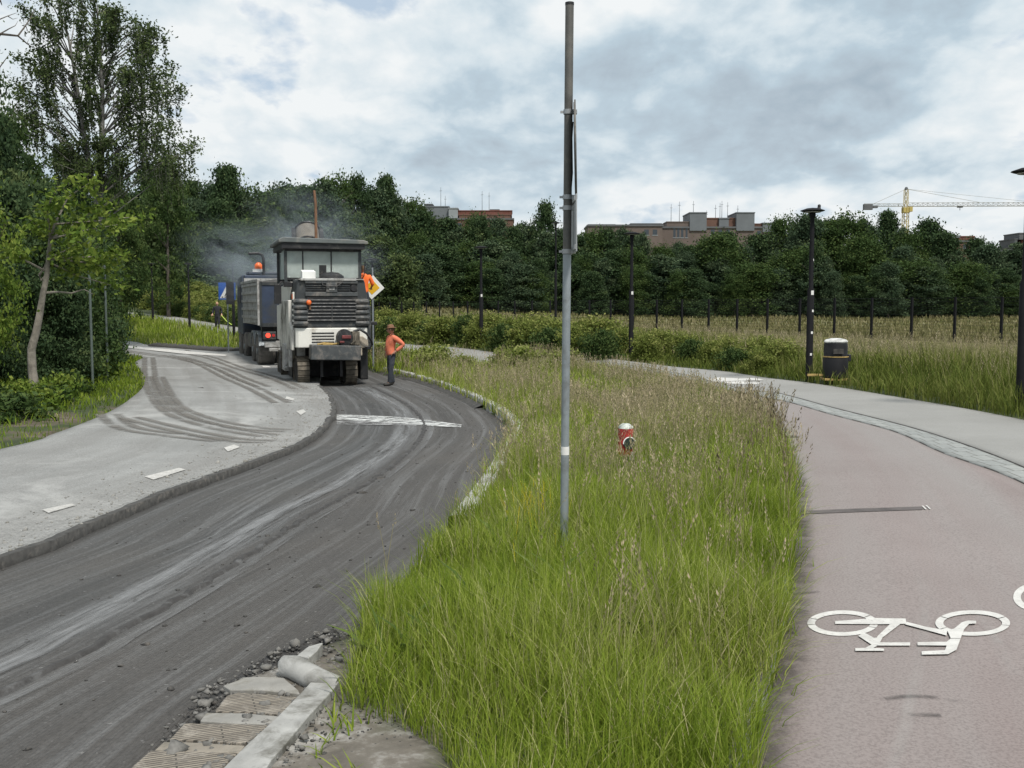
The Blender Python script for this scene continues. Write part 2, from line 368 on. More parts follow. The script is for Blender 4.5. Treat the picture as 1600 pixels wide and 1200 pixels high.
nearL = spline(path_left[:-6], 200); nearR = spline(path_right[:-6], 200)
# the cycle track, the paved strip and the footway butt end to end
sheet('cycle_path', nearL, S_sl, 14, .012, M_red)
sheet('footpath', S_sr, nearR, 12, .014, M_foot)
endL, endR = nearL[-1], nearR[-1]
sheet('footpath', spline([endL] + path_left[-6:], 90), spline([endR] + path_right[-6:], 90), 6, .012, M_foot)
t = NT('paving_strip'); uv = t.coord('UV'); v = t.coord('World')
br = t.n.new('ShaderNodeTexBrick'); br.inputs['Scale'].default_value = 1; br.inputs['Brick Width'].default_value = .175; br.inputs['Row Height'].default_value = .35
br.inputs['Mortar Size'].default_value = .006; br.offset = .5; t.L(uv, br.inputs['Vector'])
br.inputs['Color1'].default_value = (.25,.262,.255,1); br.inputs['Color2'].default_value = (.30,.31,.298,1); br.inputs['Mortar'].default_value = (.10,.095,.085,1)
k = t.mix(t.ramp(t.noise(v, 12, 6, .65), [(.35, .5), (.65, 0)]), br.outputs['Color'], (.55,.55,.55), 'MULTIPLY')
t.set(k, .85); t.bump(t.noise(v, 40, 4), .3, .006); M_strip = t.mat
sheet('paving_strip', S_sl, S_sr, 5, .022, M_strip, skirt=.05)
M_seam = paint('joint_tar', (.06,.055,.05), .9, 0, .4, 8)
nsr = offset(S_sr, 1) - S_sr; sheet('joint', S_sr - nsr*.004, S_sr + nsr*.012, 2, .028, M_seam, skirt=.01)
# kerb stones that edge the cycle track against the grass
ke = nearL[(nearL[:, 1] > -4) & (nearL[:, 1] < 24)]; ke = resample(ke, 300); nke = offset(ke, 1) - ke
t = NT('edge_setts'); v = t.coord('World')
k = t.ramp(t.noise(v, 2.6, 7, .7), [(.35, (.10,.095,.08)), (.55, (.17,.17,.16)), (.7, (.24,.24,.23))]); t.set(k, .9); t.bump(t.noise(v, 30, 5), .6, .02)
profile_strip('path_edging', ke, nke, [(-.10, -.1), (-.09, .022), (-.015, .026), (.0, -.03)], t.mat, .0)
M_tarry = paint('worn_dark_edge', (.10,.088,.085), .95, 0, .4, 7)
wear = []
# ---- painted markings and patches lying on the roads
class Decal:
    def __init__(s, dz): s.V = []; s.F = []; s.dz = dz; s.k = 0
    def poly(s, px):
        b = len(s.V); z = s.dz + s.k*.0004; s.k += 1
        P = [gp(*p) for p in px]
        s.V += [(x, y, gz(x, y) + z) for x, y in P]; s.F.append(tuple(range(b, b+len(P)))); return s
    def ring(s, c, ro, ri, a0=0, a1=360, n=48):
        b = len(s.V); z = s.dz + s.k*.0004; s.k += 1
        for i in range(n+1):
            a = R(a0 + (a1-a0)*i/n)
            for r in (ro, ri):
                x, y = gp(c[0] + r[0]*math.cos(a), c[1] + r[1]*math.sin(a)); s.V.append((x, y, gz(x, y) + z))
        s.F += [(b+2*i, b+2*i+1, b+2*i+3, b+2*i+2) for i in range(n)]; return s
    def build(s, name, mat):
        me = bpy.data.meshes.new(name); me.from_pydata(s.V, [], s.F); me.materials.append(mat)
        bm = bmesh.new(); bm.from_mesh(me); bmesh.ops.recalc_face_normals(bm, faces=bm.faces)
        for f in bm.faces:
            if f.normal.z < 0: f.normal_flip()
        bm.to_mesh(me); bm.free()
        return tag(link(bpy.data.objects.new(name, me)), kind='structure')
t = NT('road_paint'); v = t.coord('World')
k = t.ramp(t.noise(v, 9, 8, .7), [(.3, (.40,.39,.37)), (.6, (.56,.55,.525))]); k = t.mix(t.ramp(t.noise(v, 42, 8, .75), [(.56, 0), (.66, .75)]), k, (.24,.215,.205)); k = t.mix(t.ramp(t.noise(v, 5, 7, .7), [(.6, 0), (.7, .5)]), k, (.28,.26,.25)); t.set(k, .7); M_paint = t.mat
C8 = lambda L: [(1100 + a/3.2, 860 + b/3.2) for a, b in L]
d = Decal(.0150)
for a0, a1 in ((-38, 20), (22, 172), (174, 202), (204, 320)): d.ring(C8([(693,379)])[0], (177/3.2, 64/3.2), (138/3.2, 45/3.2), a0, a1)
for a0, a1 in ((-29, 10), (12, 150), (152, 210), (212, 329)): d.ring(C8([(1343,380)])[0], (187/3.2, 64/3.2), (147/3.2, 45/3.2), a0, a1)
for P in ([(655,371),(860,356),(1008,358),(1012,385),(880,387),(655,385)], [(928,388),(985,383),(895,452),(852,470),(870,445)],
          [(770,446),(802,430),(850,457),(893,453),(872,494),(836,490)], [(873,480),(1030,480),(1030,496),(868,496)],
          [(756,509),(806,508),(838,491),(868,496),(846,508),(900,512),(900,523),(756,523)],
          [(1013,377),(1110,402),(1215,420),(1212,446),(1110,418),(1006,390)],
          [(1067,480),(1213,478),(1232,462),(1282,462),(1262,518),(1220,541),(1088,543),(1088,526),(1203,521),(1213,497),(1067,496)],
          [(1216,421),(1250,412),(1290,379),(1320,371),(1360,372),(1360,386),(1325,388),(1300,415),(1283,460),(1233,460)]):
    d.poly(C8(P))
d.build('bicycle_marking', M_paint)
d = Decal(.0150); d.ring((1615, 937), (32, 21), (20, 14), 95, 265, 24); d.build('bicycle_marking', M_paint)
d = Decal(.02)
for P in ([(1098,596),(1122,591),(1166,593),(1168,596),(1140,597),(1100,599)], [(1128,598),(1158,597),(1190,599.5),(1182,602),(1140,601)], [(1150,593),(1178,592),(1194,594.5),(1186,596),(1168,595)]): d.poly(P)
d.build('worn_marking', M_paint)
d = Decal(.042)
for P in ([(66,803),(112,793),(118,796),(76,808)], [(226,750),(280,736),(290,739),(240,755)], [(350,704),(366,699),(375,703),(356,710)],
          [(408,573),(420,573.5),(424,576),(412,576)], [(441,580),(452,582),(455,585),(444,583.5)], [(465,592),(473,595),(473,597.5),(466,595.5)],
          [(192,541),(240,545),(300,551.5),(355,556),(352,558),(290,554.5),(230,548),(186,543)], [(448,622),(460,626),(458,629),(446,626)],
          [(463,646),(474,643),(478,647),(470,652)]): d.poly(P)
d.build('worn_lane_marking', M_paint)
d = Decal(.0165)
for P in ([(1240,802),(1330,798),(1440,794.5),(1447,797),(1440,799.5),(1340,803),(1240,807)], [(1219,683),(1235,682),(1250,683.4),(1248,685.6),(1220,686)]): d.poly(P)
d.build('repair_seam', M_tarry)
d = Decal(.020)
for P in ([(1440,794),(1442.4,794),(1448,799.5),(1445.4,799.5)], [(1446,793.5),(1448.4,793.5),(1454.5,799.3),(1452,799.3)]): d.poly(P)
d.build('survey_mark', M_paint)
def fade_mat(name, c, thr, sc, amt=1.0, uvs=None, fade=0, sym=True):
    t = NT(name); v = t.coord('World'); t.set(t.ramp(t.noise(v, sc*2, 6, .7), [(.3, tuple(x*.7 for x in c)), (.7, c)]), .9)
    tr = t.n.new('ShaderNodeBsdfTransparent'); mx = t.n.new('ShaderNodeMixShader')
    f = t.ramp(t.noise(v if not uvs else t.coord('UV', uvs), sc, 9, .75), [(thr-.08, 0), (thr+.1, amt)])
    if fade:
        sx = t.n.new('ShaderNodeSeparateXYZ'); t.L(t.coord('UV', (1/fade, 1, 1)), sx.inputs[0]); f = t.math('MULTIPLY', f, t.ramp(sx.outputs[0], [(0, 0), (.35, 1), (.65, 1), (1, 0)] if sym else [(0, 0), (.5, .7), (1, 1)]))
    t.L(f, mx.inputs[0]); t.L(tr.outputs[0], mx.inputs[1]); t.L(t.bsdf.outputs[0], mx.inputs[2]); t.L(mx.outputs[0], t.out.inputs['Surface']); return t.mat
M_dust = fade_mat('white_dust', (.60,.61,.60), .46, 5.0, .9)
M_dust2 = fade_mat('pale_dust', (.40,.40,.40), .52, 2.2, .8)
M_margin = fade_mat('dirty_path_margin', (.075,.065,.058), .50, 7.5, .6, None, .13, False)
sheet('path_margin', ke + nke*.13, ke + nke*.001, 4, .016, M_margin, skirt=0)
M_tyre = fade_mat('tyre_dirt', (.165,.155,.14), .42, 1.6, .8, None, .24)
M_spoil = fade_mat('milling_dust', (.42,.41,.39), .48, 26.0, .4, None, 1.2, False)
M_wear = fade_mat('pale_wheel_wear', (.52,.50,.48), .50, 3.0, .22, (1, .2, 1), .07)
for a in ([(1425,880),(1443,930),(1444,985),(1434,1050),(1416,1130),(1392,1215)], [(1545,985),(1568,1020),(1586,1060)], [(1480,900),(1520,950),(1560,1010)]):
    c = spline(W(a), 60); nn = offset(c, 1) - c; sheet('wheel_wear', c - nn*.035, c + nn*.035, 3, .0155, M_wear, skirt=0)
M_crack = fade_mat('tyre_scuff', (.08,.07,.068), .5, 5.0, .6, None, .05)
for a in ([(1382,1097),(1430,1093),(1480,1098),(1520,1106)], [(1420,1122),(1470,1123)], [(1238,932),(1262,930),(1280,928)], [(1240,955),(1258,960),(1262,970)]):
    c = spline(W(a), 30); nn = offset(c, 1) - c; sheet('tyre_scuff', c - nn*.025, c + nn*.025, 3, .0152, M_crack, skirt=0)
def band(name, Lpx, Rpx, mat, dz, n=40, m=5): return sheet(name, spline(W(Lpx), n), spline(W(Rpx), n), m, dz, mat, skirt=0)
band('dust_band', [(526,652.5),(570,655),(640,660),(720,664.5)], [(526,645),(570,646),(640,650),(722,660)], M_dust, -.036)
band('dust_band', [(526,660),(600,661),(650,662)], [(526,653.5),(600,656.5),(652,660.5)], M_dust2, -.034)
band('kerb_dust', [(738,788),(765,752),(785,715),(794,690)], [(728,790),(752,755),(772,718),(784,692)], M_dust, -.034)
for a in ([(188,548),(240,556),(300,566),(350,580),(410,606)], [(232,560),(236,600),(262,640),(330,668),(420,684)], [(245,590),(262,628),(310,655),(390,672),(450,676)],
          [(168,650),(200,672),(280,684),(350,692)], [(260,556),(330,578),(390,606),(440,632)], [(285,548),(350,568),(420,590),(470,610)], [(200,655),(280,675),(360,690),(420,694)]):
    c = spline(W(a), 70); nn = offset(c, 1) - c
    for o_ in (-.16, .14): sheet('tyre_mark', c + nn*(o_ - .12), c + nn*(o_ + .12), 4, .038 + .0012*random.random()*4, M_tyre, skirt=0)
M_streak = fade_mat('pale_streak', (.27,.275,.28), .48, 3.4, .7, (2.0, .10, 1), .5)
for o_ in (-.32,): sheet('pale_streak', S_ps + npx*(o_ - .25), S_ps + npx*(o_ + .25), 5, -.036 + .001*o_, M_streak, skirt=0)
sheet('pale_streak', S_ps + npx*.03, S_ps + npx*.16, 3, -.04, M_streak, skirt=0)
c = resample(S_ridge[20:], 200); nn = offset(c, 1) - c
sheet('dust_band', c - nn*1.25, c - nn*.05, 8, .046, M_spoil, skirt=0)
# ================================================================== VEGETATION
def leaf_mat(name, stops, transl=.3, rough=.6):
    t = NT(name); k = t.ramp(t.attr('tint'), stops); t.set(k, rough)
    t.bsdf.inputs['Specular IOR Level'].default_value = .06
    tl = t.n.new('ShaderNodeBsdfTranslucent'); t.L(t.mix(.5, k, (.30,.38,.06), 'MIX') if transl > .32 else k, tl.inputs['Color'])
    mx = t.n.new('ShaderNodeMixShader'); mx.inputs[0].default_value = transl
    t.L(t.bsdf.outputs[0], mx.inputs[1]); t.L(tl.outputs[0], mx.inputs[2]); t.L(mx.outputs[0], t.out.inputs['Surface']); return t.mat
M_grass = leaf_mat('grass_blades', [(0, (.058,.10,.012)), (.35, (.140,.205,.020)), (.62, (.228,.285,.040)), (.82, (.33,.35,.11)), (1, (.47,.42,.25))], .34)
M_meadow = leaf_mat('meadow_blades', [(0, (.045,.07,.014)), (.35, (.095,.128,.024)), (.62, (.155,.175,.042)), (.82, (.235,.225,.09)), (1, (.36,.31,.18))], .3)
M_seed = leaf_mat('seed_heads', [(0, (.19,.19,.08)), (.35, (.28,.25,.14)), (.7, (.385,.315,.21)), (1, (.52,.44,.32))], .25)
M_fieldgrass = leaf_mat('field_grass', [(0, (.085,.10,.03)), (.5, (.16,.152,.066)), (1, (.25,.215,.12))], .2)
M_dark = leaf_mat('dark_leaves', [(0, (.021,.040,.019)), (.5, (.045,.076,.032)), (.85, (.078,.114,.047)), (1, (.12,.155,.062))], .22)
M_mid = leaf_mat('mid_leaves', [(0, (.027,.050,.017)), (.5, (.053,.088,.027)), (1, (.11,.145,.045))], .25)
M_teal = leaf_mat('grey_green_leaves', [(0, (.028,.050,.029)), (.5, (.058,.090,.048)), (1, (.11,.145,.075))], .22)
M_birch = leaf_mat('birch_leaves', [(0, (.035,.055,.022)), (.5, (.07,.10,.038)), (1, (.13,.16,.06))], .28)
M_bright = leaf_mat('bright_leaves', [(0, (.05,.092,.016)), (.5, (.11,.168,.028)), (1, (.22,.265,.055))], .31)
M_shrub = leaf_mat('shrub_leaves', [(0, (.065,.09,.020)), (.5, (.15,.185,.042)), (1, (.28,.285,.095))], .32)
def blades(name, x, y, h, w, bend, tint, mat, kind='stuff', z=None):
    n = len(x); z0 = (base(x, y) - .02) if z is None else z
    az = rng.uniform(0, 6.283, n); d = np.stack([np.cos(az), np.sin(az)], 1); fz = az + rng.uniform(.7, 2.4, n); f = np.stack([np.cos(fz), np.sin(fz)], 1)
    T = np.array([0, .4, .75, 1.]); WT = np.array([.8, 1., .6, .06]); V = np.empty((n, 4, 2, 3))
    for i, (tt, wt) in enumerate(zip(T, WT)):
        off = d*(bend*h*tt**2)[:, None]; zz = z0 + h*tt*(1 - .35*bend*tt)
        for j, sgn in enumerate((-1, 1)):
            V[:, i, j, :2] = np.stack([x, y], 1) + off + f*(sgn*w*wt/2)[:, None]; V[:, i, j, 2] = zz
    b = np.arange(n)[:, None]*8; q = np.array([[0,1,3,2],[2,3,5,4],[4,5,7,6]]).ravel()
    Fq = (b + q[None]).reshape(-1, 4)
    o = raw_mesh(name, V.reshape(-1, 3), Fq, mat, {'tint': np.repeat(np.clip(tint, 0, 1), 8)}); tag(o, kind=kind); return o
def seeds(name, x, y, h, sz, tint, mat, stalk=.004, K=13):
    """grass culms with an open feathery panicle of small spikelets"""
    n = len(x); z0 = base(x, y) - .02; az = rng.uniform(0, 6.283, n); ln = rng.uniform(.03, .32, n)
    tx, ty = x + np.cos(az)*ln*h, y + np.sin(az)*ln*h; tz = z0 + h; mx_, my_ = x + np.cos(az)*ln*h*.3, y + np.sin(az)*ln*h*.3; mz = z0 + h*.58
    V = np.zeros((n, 6 + 4*K, 3)); TT = np.zeros((n, 6 + 4*K)); TT[:, :6] = np.clip(tint*.5, 0, .3)[:, None]; TT[:, 6:] = tint[:, None]
    for i, (a, b, c, wd) in enumerate(((x, y, z0, stalk), (mx_, my_, mz, stalk*.8), (tx, ty, tz, stalk*.45))):
        V[:, 2*i] = np.stack([a - wd/2, b, c], 1); V[:, 2*i+1] = np.stack([a + wd/2, b, c], 1)
    dx, dy = np.cos(az)*ln*1.3, np.sin(az)*ln*1.3
    for k in range(K):
        u = (k + rng.uniform(0, 1, n))/K; a = rng.uniform(0, 6.283, n); o = 6 + 4*k; out = sz*.26*(1.15 - u)*rng.uniform(.2, 1, n); L = sz*rng.uniform(.13, .28, n); wd = L*.19
        cx = tx + dx*sz*u*1.2 + np.cos(a)*out; cy = ty + dy*sz*u*1.2 + np.sin(a)*out; cz = tz - sz*.45 + u*sz*1.25
        ex, ey = np.cos(a + 1.57), np.sin(a + 1.57); gx_, gy_ = np.cos(a)*L*.3 + dx*L, np.sin(a)*L*.3 + dy*L
        V[:, o] = np.stack([cx, cy, cz - L*.4], 1); V[:, o+2] = np.stack([cx + gx_, cy + gy_, cz + L*.6], 1)
        V[:, o+1] = np.stack([cx + ex*wd + gx_*.4, cy + ey*wd + gy_*.4, cz], 1); V[:, o+3] = np.stack([cx - ex*wd + gx_*.4, cy - ey*wd + gy_*.4, cz], 1)
    q = np.concatenate([[0, 1, 3, 2, 2, 3, 5, 4]] + [6 + np.arange(4) + 4*k for k in range(K)]); Fq = (np.arange(n)[:, None]*(6 + 4*K) + q[None]).reshape(-1, 4)
    return tag(raw_mesh(name, V.reshape(-1, 3), Fq, mat, {'tint': np.clip(TT, 0, 1).ravel()}), kind='stuff')
def scatter(x0, x1, y0, y1, dens):
    n = int((x1-x0)*(y1-y0)*dens); return rng.uniform(x0, x1, n), rng.uniform(y0, y1, n)
def dist_to(x, y, C):
    best = np.full(x.shape, 1e9); C = C[::3]
    for i in range(0, len(x), 20000):
        d2 = (x[i:i+20000, None] - C[None, :, 0])**2 + (y[i:i+20000, None] - C[None, :, 1])**2; best[i:i+20000] = np.sqrt(d2.min(1))
    return best
# ---- verge between road and cycle track
kerbline = np.vstack([np.array([(-.72, .6), (-.72, 4.46)]), S_rr[(S_rr[:, 1] > 5.3)][:150]])
vp = np.vstack([kerbline[kerbline[:, 1] < 43], S_pl[(S_pl[:, 1] > .4) & (S_pl[:, 1] < 43)][::-1]])
front = np.array(W([(500,1056),(545,1102),(630,1140),(680,1172),(730,1240)]) + [(.1, .4), (-3, .4), (-3, 4.4)])
px_, py_, hh, ww = [], [], [], []
for (y0, y1, x0, x1, dn, wd) in ((.5,6,-1.5,2.3,4400,.0037),(6,9,-2,4,2500,.005),(9,14,-2,6,1050,.007),(14,22,-2,7,380,.013),(22,34,-6,5,190,.020),(34,44,-12,0,120,.028)):
    a, b = scatter(x0, x1, y0, y1, dn); m = inpoly(a, b, vp) & ~inpoly(a, b, front); a, b = a[m], b[m]
    px_.append(a); py_.append(b); ww.append(np.full(len(a), wd))
x = np.concatenate(px_); y = np.concatenate(py_); w = np.concatenate(ww)*rng.uniform(.6, 1.4, len(x))
de = np.minimum(dist_to(x, y, S_pl), dist_to(x, y, kerbline)); df = dist_to(x, y, np.repeat(front[:5], 3, 0) if False else resample(front[:5], 60))
pat = vnoise(x, y, 2.6, 1)
h = rng.uniform(.22, .50, len(x))*(1 + .28*pat)*np.clip(.25 + de*1.0, .25, 1)*np.clip(.5 + df*.8, .5, 1)
h *= np.where(x + .12*y < 1.2, .9, 1.05); dpl = dist_to(x, y, S_pl); crest = 1 - np.clip((y - 12)/6, 0, 1)*(1 - np.clip((dpl - .5)/7, 0, 1))*.6*np.clip((x/y - .03)/.05, 0, 1); h *= crest
far = np.clip((y - 7)/14, 0, 1)
tint = .47 + .17*pat + rng.normal(0, .16, len(x)) + .10*far + (rng.random(len(x)) < .12)*.38
verge = blades('verge_grass', x, y, h, w, rng.uniform(.08, .75, len(x)), tint, M_grass)
# seed stalks: dense and tan on the crest beside the track
sx, sy = [], []
for (y0, y1, x0, x1, dn) in ((4,7,-2,3,70),(7,11,-2,5,125),(11,20,-2,7,150),(20,36,-5,4,80)):
    a, b = scatter(x0, x1, y0, y1, dn*2); m = inpoly(a, b, vp)
    p = np.clip(-.12 + .62*vnoise(a, b, 2.4, 6) + .22*np.clip((a + 1.5)/4, 0, 1) + .22*np.clip((b-7)/7, 0, 1), .02, 1); m &= rng.random(len(a)) < p
    sx.append(a[m]); sy.append(b[m])
x = np.concatenate(sx); y = np.concatenate(sy); g = np.clip(y/14, .55, 1.7)
dpl = dist_to(x, y, S_pl); de = np.minimum(dpl, dist_to(x, y, kerbline)); crest = 1 - np.clip((y - 12)/6, 0, 1)*(1 - np.clip((dpl - .5)/7, 0, 1))*.55*np.clip((x/y - .03)/.05, 0, 1)
seeds('seed_stalks', x, y, rng.uniform(.36, .66, len(x))*np.clip(.6+de*.8, .6, 1)*crest, rng.uniform(.08, .15, len(x))*g**.45, rng.beta(2, 2.0, len(x)), M_seed, .0042*1)
# a few ragged stems leaning from the kerb over the milled lane, and thin growth on the bare soil
a, b = scatter(-1.8, 1.2, 2.5, 4.8, 900); m = inpoly(a, b, front) & inpoly(a, b, vp) & (vnoise(a, b, .6, 12) > .05); a, b = a[m], b[m]
blades('weeds', a, b, rng.uniform(.05, .16, len(a)), np.full(len(a), .008), rng.uniform(.3, 1, len(a)), rng.uniform(.2, .7, len(a)), M_grass)
# tufts hanging over the edge of the cycle track and over the kerb
e_ = resample(S_pl[(S_pl[:, 1] > 2.6) & (S_pl[:, 1] < 22)], 2600); e_ = offset(e_, -1)*0 + e_ + (offset(e_, 1) - e_)*rng.normal(-.03, .05, (2600, 1)); m = rng.random(2600) < np.clip(.5 + .6*vnoise(e_[:, 0], e_[:, 1], .7, 19), .05, 1); e_ = e_[m]
blades('edge_tufts', e_[:, 0], e_[:, 1], rng.uniform(.08, .30, len(e_)), np.clip(e_[:, 1]*.0011, .005, .02), rng.uniform(.3, 1.2, len(e_)), rng.uniform(.15, .9, len(e_)), M_grass)
# dark ripe heads fringing the crest over the cycle track
M_ripe = leaf_mat('ripe_heads', [(0, (.10,.085,.05)), (.5, (.19,.155,.10)), (1, (.36,.30,.21))], .2)
e_ = S_pl[(S_pl[:, 1] > 6.5) & (S_pl[:, 1] < 17)]; e_ = offset(resample(e_, 420), -1); k_ = rng.random((420, 1)); e_ = e_ + (offset(e_, 1) - e_)*(1 - .55*k_**2)
x, y = e_[:, 0] - .05, e_[:, 1] + rng.normal(0, .05, 420); m = rng.random(420) < np.clip(.35 + .5*vnoise(x, y, 1.6, 17), .1, .9); x, y = x[m], y[m]
seeds('ripe_stalks', x, y, rng.uniform(.42, .72, len(x))*(1 - .25*np.clip((y-11)/5, 0, 1)), rng.uniform(.10, .17, len(x)), rng.beta(2, 2, len(x)), M_ripe, .005)
M_flower = leaf_mat('yellow_petals', [(0, (.55,.42,.02)), (1, (.75,.62,.05))], .2)
q_ = np.array([gp(u, v_) for u, v_ in zip(rng.normal(838, 18, 60), rng.normal(850, 22, 60))]); seeds('yellow_flowers', q_[:, 0], q_[:, 1], rng.uniform(.28, .42, 60), np.full(60, .03), rng.random(60), M_flower, .003, 5)
M_weed = leaf_mat('broad_leaves', [(0, (.05,.085,.02)), (.5, (.10,.15,.035)), (1, (.20,.24,.08))], .3)
a, b = scatter(-1.5, 4, 4.4, 15, 5.0); m = inpoly(a, b, vp) & (np.minimum(dist_to(a, b, S_pl), dist_to(a, b, kerbline)) > .7); a, b = a[m], b[m]
rep = np.repeat(np.arange(len(a)), 9); blades('broad_weeds', a[rep] + rng.normal(0, .07, len(rep)), b[rep] + rng.normal(0, .07, len(rep)), rng.uniform(.18, .42, len(rep)), rng.uniform(.025, .05, len(rep)), rng.uniform(.5, 1.1, len(rep)), rng.uniform(.2, .9, len(rep)), M_weed)
# ---- right-hand verge beyond the footpath
outer = S_pr[(S_pr[:, 1] > 5)]
x, y = [], []; w = []
for (y0, y1, x0, x1, dn, wd) in ((8,18,4,14,420,.011),(18,30,-2,20,200,.017),(30,46,-12,30,75,.030),(46,60,-22,24,40,.04)):
    a, b = scatter(x0, x1, y0, y1, dn); x.append(a); y.append(b); w.append(np.full(len(a), wd))
x = np.concatenate(x); y = np.concatenate(y); w = np.concatenate(w)
outpoly = np.vstack([S_pr[S_pr[:, 1] > 5], [(-48, 140), (60, 140), (60, 5)]])
fl = lambda x, y: (x - fx)*fd[1] - (y - fy)*fd[0]
m = inpoly(x, y, outpoly) & (fl(x, y) < 1.0*np.hypot(*fd)) & (np.abs(x/y) < .62); x, y, w = x[m], y[m], w[m]
de = dist_to(x, y, outer); toF = np.clip(-fl(x, y)/np.hypot(*fd)/14, 0, 1); pat = vnoise(x, y, 3.2, 21)
h = rng.uniform(.35, .72, len(x))*(1+.2*pat)*np.clip(.3 + de*.45, .3, 1.1)*(.25 + .75*toF)*(1.25 - .65*np.clip((y - 20)/8, 0, 1)); rgt = np.clip((x - 5)/6, 0, 1)
blades('meadow_grass', x, y, h, w*rng.uniform(.6, 1.4, len(x)), rng.uniform(.1, .7, len(x)), .40 + .15*pat + .12*np.clip(de/5, 0, 1) + .08*rgt + .28*(1-toF) + rng.normal(0, .15, len(x)), M_meadow)
m = (rng.random(len(x)) < .02 + .11*rgt*(pat > -.3)) & (de > 1.2); seeds('meadow_seed_stalks', x[m], y[m], h[m]*1.12, np.full(m.sum(), .16)*np.clip(y[m]/22, .8, 1.5), rng.beta(2, 2.4, m.sum()), M_seed, .009)
# ---- field beyond the fence
x, y = [], []
for (y0, y1, x0, x1, dn) in ((48,70,-5,45,26),(70,100,-20,60,11),(100,150,-60,90,4)):
    a, b = scatter(x0, x1, y0, y1, dn); x.append(a); y.append(b)
x = np.concatenate(x); y = np.concatenate(y); m = (fl(x, y) > 0) & (np.abs(x/y) < .6); x, y = x[m], y[m]; pat = vnoise(x, y, 14, 31)
blades('field_grass', x, y, rng.uniform(.25, .6, len(x))*(1+.3*pat), .055*y/60*rng.uniform(.6, 1.5, len(x)), rng.uniform(.1, .6, len(x)), .5 + .25*pat + rng.normal(0, .2, len(x)), M_fieldgrass)
# ---- island of grass between the road and the far path, and the left bank
isl = np.vstack([S_rr[(S_rr[:, 1] > 32)], S_pl[(S_pl[:, 1] > 32)][::-1]])
x, y = scatter(-46, -2, 32, 80, 34); m = inpoly(x, y, isl); x, y = x[m], y[m]; pat = vnoise(x, y, 4, 41)
blades('island_grass', x, y, rng.uniform(.3, .62, len(x)), np.full(len(x), .04), rng.uniform(.1, .6, len(x)), .55+.15*pat+rng.normal(0, .16, len(x)), M_grass)
lb = np.vstack([S_rl[(S_rl[:, 1] > 5)], [(-60, 58), (-60, 5)]])
x, y = [], []
for (y0, y1, dn) in ((9,20,300),(20,40,120),(40,62,30)): a, b = scatter(-34, -6, y0, y1, dn); x.append(a); y.append(b)
x = np.concatenate(x); y = np.concatenate(y)
m = inpoly(x, y, lb) & (x/y > -1.25) & ~(inpoly(x, y, bank) & (rng.random(len(x)) < .8)); x, y = x[m], y[m]; de = dist_to(x, y, S_rl); pat = vnoise(x, y, 2.4, 43)
blades('bank_grass', x, y, rng.uniform(.10, .30, len(x))*np.clip(.4+de*.5, .4, 1.4), np.clip(y*.0009, .01, .05), rng.uniform(.1, .8, len(x)), .36+.2*pat+rng.normal(0, .15, len(x)), M_grass)
# ---- trees and shrubs
def cards(C, size, tint, name, mat, droop=0.0, aspect=.55):
    n = len(C); a = rng.normal(size=(n, 3)); a[:, 2] = a[:, 2]*(1-droop) - droop*1.6; a /= np.linalg.norm(a, axis=1)[:, None]
    b = rng.normal(size=(n, 3)); b -= a*(a*b).sum(1)[:, None]; b /= np.linalg.norm(b, axis=1)[:, None]
    s = (size*rng.uniform(.6, 1.35, n))[:, None]
    V = np.stack([C - a*s*.5, C + b*s*aspect*.5 - a*s*.05, C + a*s*.5, C - b*s*aspect*.5 - a*s*.05], 1).reshape(-1, 3)
    return raw_mesh(name, V, np.arange(4*n).reshape(-1, 4), mat, {'tint': np.repeat(np.clip(tint, 0, 1), 4)}, obj=False)
M_bark = paint('bark', (.10,.085,.07), .95, 0, .45, 6, (.05,.045,.038), .3, .8)
M_palebark = paint('pale_bark', (.26,.235,.20), .9, 0, .4, 5, (.10,.09,.075), .35, .8)
M_birchbark = paint('birch_bark', (.22,.215,.20), .85, 0, .3, 3, (.05,.045,.04), .4, .5)
def crown_points(h0, h1, rad, nclus, per, seed, prof='round', cr=.16, lean=(0, 0)):
    r = np.random.default_rng(seed); P = []; T = []
    for _ in range(nclus):
        u = r.random(); z = h0 + (h1-h0)*u
        if prof == 'round': rr = rad*math.sqrt(max(.04, 1 - (2*u-.85)**2*.72))*(1 if u < .6 else 1 - (u-.6)*1.1)
        elif prof == 'spire': rr = rad*(1-u)**.75 + .12*rad
        else: rr = rad*(.8 + .2*math.sin(u*9))*(1 - .75*max(0, u-.72)/.28)
        a = r.uniform(0, 6.283); q = rr*math.sqrt(r.uniform(.12, 1)); c = np.array([q*math.cos(a) + lean[0]*u, q*math.sin(a) + lean[1]*u, z])
        s = cr*rad*r.uniform(.55, 1.5); k = int(per*r.uniform(.5, 1.5)); p = r.normal(size=(k, 3))*[s, s, s*.62]
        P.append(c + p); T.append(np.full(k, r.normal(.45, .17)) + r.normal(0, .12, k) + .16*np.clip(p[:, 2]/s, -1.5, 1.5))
    return np.vstack(P), np.concatenate(T)
